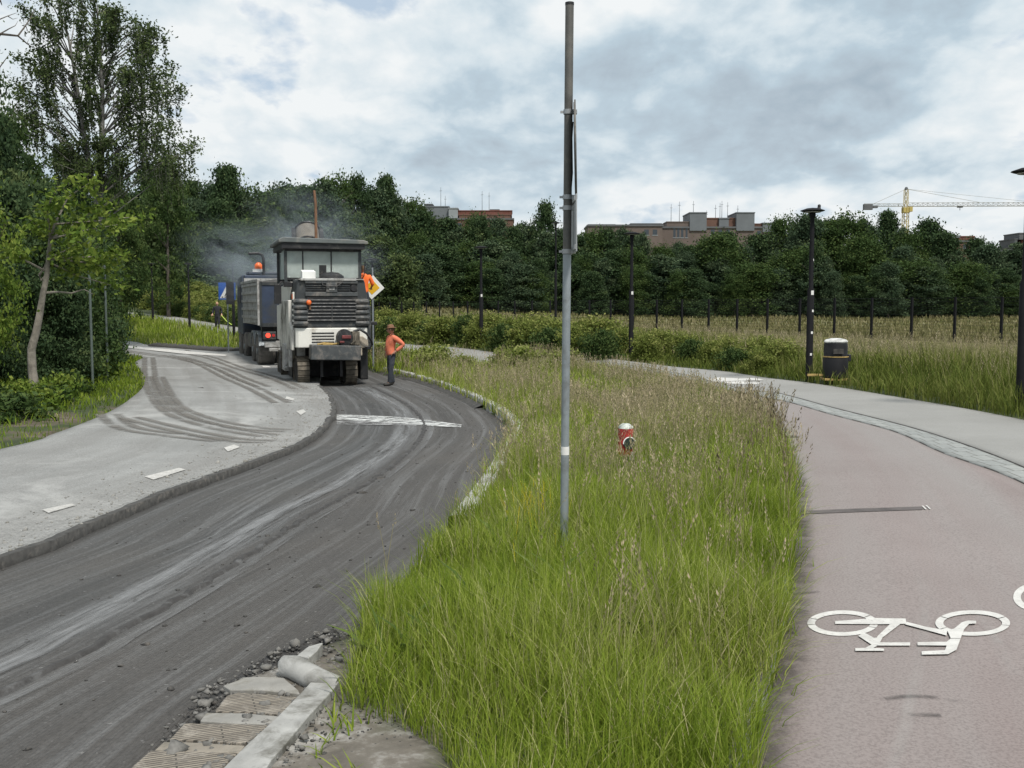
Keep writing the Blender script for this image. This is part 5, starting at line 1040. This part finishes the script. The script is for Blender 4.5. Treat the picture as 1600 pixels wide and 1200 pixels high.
# ================================================================== PEOPLE
def skin(verts, edges, radii, name, sub=2):
    bm = bmesh.new(); ly = bm.verts.layers.skin.verify(); vs = [bm.verts.new(v) for v in verts]
    for a, b in edges: bm.edges.new((vs[a], vs[b]))
    for i, v in enumerate(vs): r = radii[i]; v[ly].radius = r if hasattr(r, '__len__') else (r, r); v[ly].use_root = (i == 0)
    me = bpy.data.meshes.new(name); bm.to_mesh(me); bm.free(); o = bpy.data.objects.new(name, me); col.objects.link(o)
    s = o.modifiers.new('skin', 'SKIN'); s.use_smooth_shade = True; s.branch_smoothing = .4; q = o.modifiers.new('sub', 'SUBSURF'); q.levels = q.render_levels = sub
    dg = bpy.context.evaluated_depsgraph_get(); out = bpy.data.meshes.new_from_object(o.evaluated_get(dg)); bpy.data.objects.remove(o); bpy.data.meshes.remove(me)
    out.polygons.foreach_set('use_smooth', [True]*len(out.polygons)); return out
class Sk:
    def __init__(s): s.v = []; s.e = []; s.r = []
    def chain(s, pts, rad, start=None):
        prev = start
        for p, r in zip(pts, rad):
            s.v.append(tuple(p)); s.r.append(r); i = len(s.v) - 1
            if prev is not None: s.e.append((prev, i))
            prev = i
        return prev
def hand(sk, wrist_i, wrist, d, side_v, curl):
    d = d.normalized(); sd = side_v.normalized(); n = d.cross(sd)
    palm = sk.chain([wrist + d*.05], [(.034, .020)], wrist_i)
    for k, (o, L) in enumerate(((-.033, .066), (-.011, .078), (.011, .074), (.032, .058))):
        b = wrist + d*.095 + sd*o; k1 = b + d*L*.5 + n*curl*L*.25; k2 = k1 + d*L*.3 + n*curl*L*.5
        sk.chain([b, k1, k2], [.0095, .009, .0075], palm)
    sk.chain([wrist + d*.05 - sd*.045, wrist + d*.085 - sd*.062 + n*.012, wrist + d*.105 - sd*.06 + n*.025], [.012, .010, .008], palm)
def mesh_obj(name, me, mats, parent): 
    for m in mats: me.materials.append(m)
    return link(bpy.data.objects.new(name, me), parent)
M_skin = paint('skin', (.50,.28,.20), .55, 0, .12, 8); M_skin2 = paint('tanned_skin', (.36,.19,.13), .55, 0, .12, 8)
M_orange = paint('orange_workwear', (.68,.185,.10), .85, 0, .28, 5, (.38,.12,.075), .35, .5); M_orange2 = paint('bright_orange_workwear', (.95,.17,.03), .8, 0, .15, 5)
M_navy = paint('dark_trousers', (.028,.034,.046), .85, 0, .35, 5, (.07,.07,.075), .25, .3); M_boot = paint('boot_leather', (.03,.027,.024), .7, 0, .3, 8)
M_hat = paint('tan_felt', (.23,.12,.07), .9, 0, .25, 8); M_hair = paint('brown_hair', (.12,.07,.035), .8, 0, .35, 14); M_fair = paint('fair_hair', (.42,.25,.14), .7, 0, .3, 14); M_blackcloth = paint('black_cloth', (.016,.017,.022), .9, 0, .35, 6)
def person(loc, rz, label, H, J, mats, hair, hat=False, belly=0., long_hair=False, legs=True):
    """J: joints in units of stature, x right, y forward, z up"""
    skm, top, bot, shoe = mats; e = thing('person', loc, rz, label, 'person'); V = lambda n: Vector(J[n])*H
    hd = V('head'); nk = V('neck'); sk = Sk()
    pel = sk.chain([V('pelvis')], [(.075*H, .06*H)]); ch = sk.chain([V('waist'), V('chest')], [(.068*H, .055*H), (.082*H, .062*H)], pel)
    ni = sk.chain([nk, nk.lerp(hd, .45)], [.033*H, .031*H], ch)
    for s in ('l', 'r'):
        sh, el, wr = V('sh_'+s), V('el_'+s), V('wr_'+s); w = sk.chain([sh, sh.lerp(el, .5), el, wr], [.036*H, .029*H, .024*H, .0165*H], ch)
        d = (Vector(J['hd_'+s]) if 'hd_'+s in J else (wr - el)); hand(sk, w, wr, d, d.cross(Vector((0, 0, 1)) if abs(d.normalized().z) < .9 else Vector((0, 1, 0))), .8)
        hp, kn, an, to = V('hip_'+s), V('kn_'+s), V('an_'+s), V('to_'+s); sk.chain([hp.lerp(kn, .2), hp.lerp(kn, .5), kn, kn.lerp(an, .35), an, an.lerp(to, .5) + Vector((0,0,-.012*H)), to], [.052*H, .045*H, .034*H, .035*H, .024*H, .024*H, .015*H], pel)
    body = skin(sk.v, sk.e, sk.r, 'body', 2)
    bm = bmesh.new(); bm.from_mesh(body); hm = MB(); f = Vector(J['face']).normalized(); side = f.cross(Vector((0, 0, 1))).normalized(); up = side.cross(f)
    hm.ball((0, 0, 0), (.5, .5, .5), 20, 14); Rm = Matrix((side, f, up)).transposed()
    def hp_(x, y, z): return hd + Rm @ Vector((x, y, z))
    vs = []
    for x, y, z in hm.v:
        x *= .088*H; y *= .112*H; z *= .134*H
        if z < 0: x *= 1 + z/(.067*H)*.28; y += .010*H*(-z/(.067*H))*(1 if y > 0 else .1)
        if y > 0 and abs(x) < .012*H and -.022*H < z < .012*H: y += .014*H*(1 - abs(x)/(.012*H))
        vs.append(bm.verts.new(hp_(x, y, z)))
    for fc in hm.f: bm.faces.new([vs[i] for i in fc])
    em = MB()
    for s in (-1, 1): em.ball((s*.046*H, -.002*H, -.004*H), (.008*H, .014*H, .02*H), 8, 6)
    ev = [bm.verts.new(hp_(*v)) for v in em.v]
    for fc in em.f: bm.faces.new([ev[i] for i in fc])
    bm.to_mesh(body); bm.free(); body.polygons.foreach_set('use_smooth', [True]*len(body.polygons)); bo = mesh_obj('body', body, [skm], e)
    m = MB()
    for s in (-1, 1): c = hp_(s*.017*H, .051*H, .004*H); m.ball(tuple(c), (.006*H,)*3, 8, 6)
    m.build('eyes', M_black, bo, smooth=True)
    m = MB(); c = hp_(0, .052*H, -.032*H); m.ball(tuple(c), (.013*H, .006*H, .004*H), 8, 5); m.build('mouth', M_brown, bo, smooth=True)
    # hair
    m = MB(); prof = []
    for i in range(9):
        for k in range(20):
            th = math.pi*.62*i/8; a = 2*math.pi*k/20; x = .0475*H*math.sin(th)*math.cos(a); y = -.006*H + .060*H*math.sin(th)*math.sin(a); z = .004*H + .069*H*math.cos(th)
            if y > .02*H and z < .03*H: z = .03*H + (z - .03*H)*.1
            m.v.append(tuple(hp_(x, y, z)))
    for i in range(8):
        for k in range(20): m.f.append((i*20+k, i*20+(k+1) % 20, (i+1)*20+(k+1) % 20, (i+1)*20+k)); m.m.append(0)
    if long_hair: m.tube([hp_(0, -.05*H, .02*H), hp_(0, -.068*H, -.02*H), hp_(0, -.066*H, -.09*H), hp_(0, -.055*H, -.13*H)], [.02*H, .028*H, .022*H, .006*H], 8)
    m.build('hair', hair, e, smooth=True)
    if hat:
        m = MB(); m.lathe([(.098*H,.020*H),(.098*H,.024*H),(.058*H,.032*H),(.055*H,.068*H),(.04*H,.080*H),(.01*H,.076*H)], n=22); m.v = [tuple(hp_(x, y - .004*H, z + .012*abs(x)/.1)) for x, y, z in m.v]; m.build('hat', M_hat, e, smooth=True)
    # clothes follow the limbs, slightly larger
    sk = Sk(); p0 = sk.chain([V('pelvis') + Vector((0, .2*belly*H, -.035*H)), V('pelvis') + Vector((0, .3*belly*H, .03*H))], [(.094*H, .080*H), (.094*H, .080*H)]); b1 = V('waist') + Vector((0, belly*H*.55, 0)); c1 = sk.chain([b1, V('chest')], [(.090*H, (.074 + belly*.45)*H), (.100*H, .080*H)], p0); sk.chain([nk + Vector((0, 0, -.025*H)), nk + Vector((0, 0, .022*H))], [.060*H, .047*H], c1)
    for s in ('l', 'r'): sh, el, wr = V('sh_'+s), V('el_'+s), V('wr_'+s); sl = J.get('sleeve', .93); sk.chain([sh, sh.lerp(el, .5), el] + ([el.lerp(wr, sl)] if sl > 0 else []), [.052*H, .044*H, .038*H] + ([.030*H] if sl > 0 else []), c1)
    mesh_obj('jacket', skin(sk.v, sk.e, sk.r, 'jacket', 2), [top], e)
    sk = Sk(); p0 = sk.chain([V('pelvis') + Vector((0, 0, .075*H)), V('pelvis') + Vector((0, 0, .01*H))], [(.082*H, .066*H), (.090*H, .072*H)])
    for s in ('l', 'r'): hp, kn, an = V('hip_'+s), V('kn_'+s), V('an_'+s); sk.chain([hp.lerp(kn, .22), hp.lerp(kn, .55), kn, kn.lerp(an, .5), an.lerp(kn, .04), an + Vector((0, 0, -.012*H))], [.064*H, .055*H, .047*H, .045*H, .043*H, .042*H], p0)
    mesh_obj('trousers', skin(sk.v, sk.e, sk.r, 'trousers', 2), [bot], e)
    for s in ('l', 'r'):
        an, to = V('an_'+s), V('to_'+s); sk = Sk(); d = (to - an); d.z = 0; d.normalize(); gzz = max(min(to.z, an.z - .025*H), .024*H); sk.chain([an + Vector((0, 0, .05*H)), an + Vector((0, 0, -.005*H)), Vector((an.x, an.y, gzz)) + d*.02*H, Vector((to.x, to.y, gzz)) - d*.025*H, Vector((to.x, to.y, gzz)) + d*.025*H], [.040*H, .042*H, .036*H, .034*H, .028*H]); mesh_obj('boot', skin(sk.v, sk.e, sk.r, 'boot', 1), [shoe], e)
    return e
stand = dict(pelvis=(0,0,.52), waist=(0,0,.62), chest=(0,-.005,.745), neck=(0,-.012,.835), head=(0,.0,.925), sh_l=(-.105,-.01,.80), sh_r=(.105,-.01,.80),
             hip_l=(-.048,0,.50), hip_r=(.048,0,.50), kn_l=(-.055,.01,.28), kn_r=(.055,.01,.28), an_l=(-.058,-.01,.055), an_r=(.062,-.01,.055), to_l=(-.07,.085,.022), to_r=(.075,.085,.022), face=(0,1,-.05))
# worker standing on the milled lane: body turned three quarters to the left, head towards the viewer, hand on hip
wx, wy = gp(612, 599.5); wz = gz(wx, wy) - .05
J = dict(stand, chest=(0,-.02,.745), neck=(0,-.02,.835), head=(.0,.01,.92), face=(.45,.9,-.1), el_l=(-.165,-.155,.675), wr_l=(-.125,-.02,.56), hd_l=(.45,.65,-.45), el_r=(.14,.0,.66), wr_r=(.12,.05,.545), hd_r=(0,.25,-.9), an_l=(-.05,.05,.055), to_l=(-.06,.145,.022), kn_l=(-.052,.03,.28), an_r=(.055,-.04,.055), to_r=(.07,.05,.022))
person((wx, wy, wz), R(118), 'worker in orange jacket, dark trousers and brimmed hat standing with a hand on the hip', 1.73, J, (M_skin2, M_orange, M_navy, M_boot), M_hair, hat=True, belly=.045)
# operator standing on the right side of the machine, seen from behind
ox = mach.matrix_basis @ Vector((1.30, 1.75, 1.82))
J = dict(stand, head=(-.02,.02,.925), face=(-.5,.9,-.15), chest=(0,.01,.745), el_l=(-.20,.06,.70), wr_l=(-.30,.13,.74), el_r=(.16,.02,.66), wr_r=(.13,.16,.60), hd_r=(0,1,-.2), hd_l=(-.8,.4,-.1), sleeve=.15)
person(ox, R(8), 'machine operator in bright orange top leaning at the right side of the milling machine', 1.70, J, (M_skin2, M_orange2, M_navy, M_boot), M_hair)
m = MB(); m.box(.8, 1.55, .8, 2.4, 1.72, 1.815); P('operator_step', m, M_black, bevel=.01)
# dog walker on the far path
dx, dy = gp(340, 514); dx, dy = at(340, 514, 59).x, 59.; dz_ = gz(dx, dy)
J = dict(stand, kn_l=(-.05,.05,.29), an_l=(-.05,.06,.07), to_l=(-.055,.14,.035), kn_r=(.05,-.01,.285), an_r=(.05,-.10,.085), to_r=(.055,-.03,.03), el_l=(-.15,-.05,.66), wr_l=(-.15,.05,.55), el_r=(.15,-.02,.66), wr_r=(.17,.08,.55), hd_r=(.2,.8,-.4), hd_l=(0,.6,-.8))
w_ = person((dx, dy, dz_ + .015), R(195), 'walker in black clothes with tied back fair hair on the far path', 1.58, J, (M_skin, M_blackcloth, M_blackcloth, M_boot), M_fair, long_hair=True)
hp_w = w_.matrix_basis @ (Vector((.18, .14, .51))*1.58); m = MB(); p1 = at(362, 507.5, 58.5)
hand_side = hp_w if hp_w.x > dx else w_.matrix_basis @ (Vector((-.15, .10, .50))*1.58)
m.tube([hand_side, hand_side.lerp(p1, .5) + Vector((0, 0, -.06)), p1], .022, 6); tag(m.build('leash', paint('lime_webbing', (.55,.72,.12), .7), smooth=True), 'lime yellow leash stretched from the hand of the walker in black', 'leash')
# ================================================================== FAR BUILDINGS, CRANE, SMOKE, SKY, CAMERA
t = NT('brick_wall'); v = t.coord('Object'); t.set(t.ramp(t.noise(v, .4, 6), [(.3, (.105,.058,.043)), (.7, (.15,.082,.06))]), .9); M_brick = t.mat
M_bbrown = paint('brown_cladding', (.125,.098,.085), .9, 0, .15, .3); M_bgrey = paint('grey_cladding', (.125,.138,.15), .8, 0, .12, .3); M_bdark = paint('dark_roofing', (.10,.105,.11), .8, 0, .2, .3); M_bpale = paint('pale_render', (.25,.27,.285), .9, 0, .15, .3); M_tile = paint('red_roofing', (.14,.055,.04), .9, 0, .2, .3)
M_win = paint('dark_window', (.04,.05,.06), .15, 0, .1, 1)
def bld(px0, px1, yt, d, depth, wallmat, label, roofs=(), wins=(), extra=()):
    s = d/F; xc = (px0+px1)/2; X_ = (xc-800)*s; g = gz(X_, d); e = thing('apartment_building', (X_, d, g), 0, label, 'building'); L = lambda px: (px-xc)*s; Z = lambda py: (477-py)*s + EYE - g
    m = MB(); m.box(L(px0), L(px1), 0, depth, -2, Z(yt)); m.build('wall', wallmat, e)
    m = MB(); m.box(L(px0)-.3, L(px1)+.3, -.3, depth+.3, Z(yt)+.003, Z(yt)+.5); rf = m.build('roof', M_bdark, e)
    for (a, b, t_, b_, mt, dy) in roofs: m = MB(); m.box(L(a), L(b), dy, depth*.7+dy, Z(b_), Z(t_)); m.box(L(a)-.15, L(b)+.15, dy-.15, depth*.7+dy+.15, Z(t_), Z(t_)+.3); m.build('roof_block', mt, rf)
    for (a, b, t_, b_) in wins: m = MB(); m.box(L(a), L(b), -.04, .05, Z(b_), Z(t_)); w = m.build('window', M_win, e); m = MB(); m.box(L(a)-.2, L(b)+.2, -.1, -.0, Z(b_)-.25, Z(b_)-.05); m.build('sill', M_bpale, w)
    return e, L, Z, rf
def masts(L, Z, rf, lst):
    for px, t_, b_ in lst: m = MB(); m.tube([(L(px), 6, Z(b_)), (L(px), 6, Z(t_))], [.10, .05], 5); m.box(L(px)-.4, L(px)+.4, 5.96, 6.04, Z(t_)-1.2, Z(t_)-1.1); m.build('antenna', M_bgrey, rf)
r = bld(654, 802, 345, 330, 16, M_brick, 'red brick building with a stepped roof above the trees left of the grey pole', ((657,702,325,346,M_bgrey,1),(664,676,321,326,M_bdark,2),(702,716,328,346,M_bpale,0),(714,800,331,338,M_tile,2),(718,798,338,346,M_brick,.5),(766,780,329,332,M_bdark,3)), ((744,762,350,362),(690,702,350,362),(712,722,350,362)))
masts(r[1], r[2], r[3], ((688,292,325),(695,305,326),(753,298,331),(764,300,331)))
r = bld(918, 1033, 355, 300, 14, M_bbrown, 'flat brown block behind the trees just right of the grey pole', ((919,960,353,356,M_bdark,1),(985,1032,351.5,356,M_bdark,1)), ((1005,1012,360,368),(1018,1025,360,368)))
r = bld(1033, 1212, 358, 310, 18, M_bbrown, 'brown apartment block with three grey roof towers above the trees', ((1040,1080,349,359,M_bbrown,.2),(1075,1101,335,362,M_bgrey,-.4),(1101,1148,343,359,M_brick,1),(1121,1136,343.5,360,M_bgrey,.2),(1147,1175,335,362,M_bgrey,-.4),(1172,1190,352,360,M_brick,.4),(1188,1212,351,364,M_bgrey,-.4)), ((1050,1053.5,358,372),(1056,1059.5,358,372),(1062,1065.5,358,372),(1069,1072,358,372),(1108,1114,360,367),(1120,1126,360,367),(1132,1138,360,367),(1180,1186,362,368)))
masts(r[1], r[2], r[3], ((1051,318,350),(1064,314,349),(1086,313,335),(1107,328,343),(1121,319,343),(1128,316,343),(1131,313,343),(1140,315,343),(1156,320,335)))
bld(1264, 1284, 364, 320, 12, M_brick, 'small brown gable end showing right of the lamp with the bin', ((1270,1284,363,366,M_tile,1),), ((1272,1276,370,376),))
bld(1462, 1523, 379, 320, 12, M_brick, 'low red brick block under the crane jib', ((1470,1519,371,380,M_tile,1),(1478,1496,370,372,M_bpale,.5)), ((1480,1486,383,388),(1500,1506,383,388)))
bld(1580, 1680, 388, 310, 14, M_bpale, 'pale block with a dark roof shelter at the right edge of the view', ((1589,1640,366,375,M_bdark,1),(1582,1586,375,389,M_bdark,1),(1595,1660,376,389,M_tile,2)), ((1588,1594,392,398),(1608,1616,392,398)))
# tower crane
d = 420.; s = d/F; cx = (1409-800)*s; g = gz(cx, d); cr = thing('tower_crane', (cx, d, g), 0, 'yellow tower crane with a long lattice jib above the trees at right', 'crane'); Zc = lambda py: (477-py)*s + EYE - g
M_crane = paint('crane_yellow', (.42,.33,.10), .6, 0, .2, .5); M_jib = paint('crane_grey', (.30,.30,.27), .6, 0, .2, .5)
def lattice(A, B, w, n, r, name, mat, tri=False):
    A, B = Vector(A), Vector(B); dd = (B-A).normalized(); u = dd.orthogonal().normalized() if abs(dd.z) > .9 else Vector((0, 0, 1)); v = dd.cross(u); m = MB()
    if tri: offs = [u*w*.9, v*w*.5, -v*w*.5]
    else: offs = [(u+v)*w*.5, (u-v)*w*.5, (-u-v)*w*.5, (-u+v)*w*.5]
    k = len(offs)
    for o in offs: m.tube([A+o, B+o], r, 4)
    for i in range(n):
        p, q = A.lerp(B, i/n), A.lerp(B, (i+1)/n)
        for j in range(k): a, b = offs[j], offs[(j+1) % k]; m.tube([p+a, q+b] if i % 2 else [p+b, q+a], r*.65, 3); m.tube([p+a, p+b], r*.6, 3)
    return m.build(name, mat, cr)
jz = Zc(324.5); lattice((0,0,0), (0,0,jz), 1.9, 18, .16, 'mast', M_crane); lattice((0,0,jz), (0,0,Zc(299)), 1.3, 4, .13, 'tower_head', M_crane)
lattice((.8,0,jz), (62,0,jz + .2), 1.6, 30, .11, 'jib', M_jib, True); lattice((-.8,0,jz), (-17,0,jz), 1.2, 8, .11, 'counter_jib', M_jib, True)
m = MB(); m.box(-17.2, -13.6, -.8, .8, jz-1.4, jz+.9); m.box(-13.4, -11.5, -.7, .7, jz-.7, jz+.3); m.build('counterweight', M_bdark, cr, bevel=.1)
m = MB(); m.box(-1.3, 1.3, -1.3, 1.3, jz-2.6, jz-.4); m.box(.9, 2.3, -1.6, .2, jz-2.2, jz-.3); m.build('operator_cab', M_crane, cr, bevel=.1)
tp = Zc(298); m = MB(); m.tube([(0,0,tp),(30,0,jz+1.6)], .09, 4); m.tube([(0,0,tp),(52,0,jz+1.7)], .07, 4); m.tube([(0,0,tp),(-13,0,jz+1.1)], .09, 4); m.build('pendant_line', M_jib, cr)
m = MB(); m.box(21, 23, -.6, .6, jz-.5, jz-.1); m.tube([(22,0,jz-.3),(22,0,jz-1.6)], .12, 4); m.build('trolley', M_bdark, cr)
m = MB(); m.lathe([(.7,0),(.8,.3),(.5,1.0),(.05,1.2)], (0,0,tp-.3), 8); m.build('head_sheave', M_bdark, cr)
# exhaust smoke drifting from the machine to the left
t = NT('exhaust_smoke'); pv = t.n.new('ShaderNodeVolumePrincipled'); pv.inputs['Color'].default_value = (.80,.91,1.0,1); pv.inputs['Anisotropy'].default_value = .2
v = t.coord('Object'); gr = t.n.new('ShaderNodeTexGradient'); gr.gradient_type = 'SPHERICAL'; t.L(v, gr.inputs['Vector'])
nz = t.noise(t.coord('Object', (1.2, .5, 1.5)), 2.0, 6, .62, .8); dn = t.math('MULTIPLY', t.math('POWER', gr.outputs['Fac'], 1.7), t.ramp(nz, [(.38, 0), (.68, 1)])); t.L(t.math('MULTIPLY', dn, .65), pv.inputs['Density'])
t.L(pv.outputs[0], t.out.inputs['Volume']); [t.l.remove(l) for l in list(t.out.inputs['Surface'].links)]
for c, r_, rot in (((-7.4, 38.5, 3.9), (3.4, 2.2, 2.4), 25), ((-10.4, 43.5, 3.0), (4.6, 3.0, 2.3), 18)):
    m = MB(); m.ball((0, 0, 0), 1.0, 20, 14); o = m.build('smoke', t.mat, smooth=True); o.location = c; o.scale = r_; o.rotation_euler = (0, R(rot), 0); tag(o, kind='stuff')
# ---- world
wd = bpy.data.worlds.new('World'); scene.world = wd; wd.use_nodes = True; nt = wd.node_tree; N = nt.nodes; Lk = nt.links.new; N.clear()
class WN(NT):
    def __init__(s): s.t = nt; s.n = N; s.l = nt.links
w = WN(); out = N.new('ShaderNodeOutputWorld'); bg = N.new('ShaderNodeBackground'); Lk(bg.outputs[0], out.inputs[0])
SUN_EL, SUN_AZ = R(58), R(150)     # azimuth measured from +Y towards +X
sky = N.new('ShaderNodeTexSky'); sky.sky_type = 'NISHITA'; sky.sun_disc = False; sky.sun_elevation = SUN_EL; sky.sun_rotation = SUN_AZ
tc = N.new('ShaderNodeTexCoord'); sp = N.new('ShaderNodeSeparateXYZ'); Lk(tc.outputs['Generated'], sp.inputs[0])
zc = w.math('ADD', w.math('MAXIMUM', sp.outputs[2], 0.0), .34); ux = w.math('DIVIDE', sp.outputs[0], zc); uy = w.math('DIVIDE', sp.outputs[1], zc)
cb = N.new('ShaderNodeCombineXYZ'); Lk(ux, cb.inputs[0]); Lk(uy, cb.inputs[1]); cb.inputs[2].default_value = 3.7; vec = cb.outputs[0]
def mapv(loc, sc): mp = N.new('ShaderNodeMapping'); mp.inputs['Location'].default_value = loc; mp.inputs['Scale'].default_value = sc; Lk(vec, mp.inputs[0]); return mp.outputs[0]
cover = w.noise(mapv((4.3, 1.1, 0), (1, .8, 1)), 2.3, 4, .5, .3)
def billow(off, sc, det):
    n = w.noise(mapv((1.7 + off[0], 2.3 + off[1], .4), (1, .8, 1)), sc, det, .55, .15); return w.math('SUBTRACT', 1.0, w.math('MULTIPLY', w.math('ABSOLUTE', w.math('SUBTRACT', n, .5)), 3.6))
b1 = billow((0, 0), 4.2, 9); b2 = billow((.02, .07), 4.2, 7); b3 = billow((3, 5), 9.5, 8)
body = w.math('ADD', w.math('MULTIPLY', cover, 1.0), w.math('ADD', w.math('MULTIPLY', b1, .17), w.math('MULTIPLY', b3, .06)))
thick = w.ramp(body, [(.56, 0), (.80, 1)])
side_ = w.math('MULTIPLY', w.math('SUBTRACT', b1, b2), .46)
big = w.noise(mapv((5.0, 2.0, 1), (.7, .7, 1)), 1.7, 4, .5, .2)
light = w.math('ADD', w.math('SUBTRACT', 1.03, w.math('MULTIPLY', thick, .54)), w.math('ADD', side_, w.math('MULTIPLY', w.math('SUBTRACT', big, .5), 1.1)))
cloud = w.ramp(light, [(.10, (.33,.42,.50)), (.32, (.42,.505,.58)), (.52, (.49,.605,.69)), (.70, (.67,.76,.815)), (.95, (.88,.91,.92))])
blue = w.mix(.65, w.mix(1.0, sky.outputs[0], (.10,.10,.10), 'MULTIPLY'), (.36,.53,.74))
mask = w.ramp(body, [(.515, 0), (.58, 1)])
hz = w.ramp(sp.outputs[2], [(.0, 1), (.10, .35), (.30, 0)])
veil = w.mix(.45, blue, (.72,.79,.84))
c = w.mix(mask, veil, cloud); c = w.mix(w.math('MULTIPLY', hz, .35), c, (.74,.79,.82)); Lk(c, bg.inputs[0]); bg.inputs[1].default_value = .66
# ---- sun, softened by cloud
sl = bpy.data.lights.new('sun', 'SUN'); sl.energy = 2.6; sl.angle = R(8); sl.color = (1, .955, .88); so = bpy.data.objects.new('sun', sl); col.objects.link(so)
dv = Vector((math.sin(SUN_AZ)*math.cos(SUN_EL), math.cos(SUN_AZ)*math.cos(SUN_EL), math.sin(SUN_EL))); so.rotation_euler = dv.to_track_quat('Z', 'Y').to_euler(); so.location = dv*60
# ---- camera
cm = bpy.data.cameras.new('camera'); cm.sensor_width = 36; cm.lens = 36*F/1600; cm.clip_start = .05; cm.clip_end = 5000; co = bpy.data.objects.new('camera', cm); col.objects.link(co)
co.location = (0, 0, EYE); co.rotation_euler = (R(90) - PITCH, 0, 0); scene.camera = co
vs = scene.view_settings; vs.view_transform = 'Standard'; vs.look = 'None'; vs.exposure = 0.62; vs.gamma = 1
scene.cycles.max_bounces = 8; scene.cycles.transparent_max_bounces = 24; scene.cycles.volume_step_rate = 2
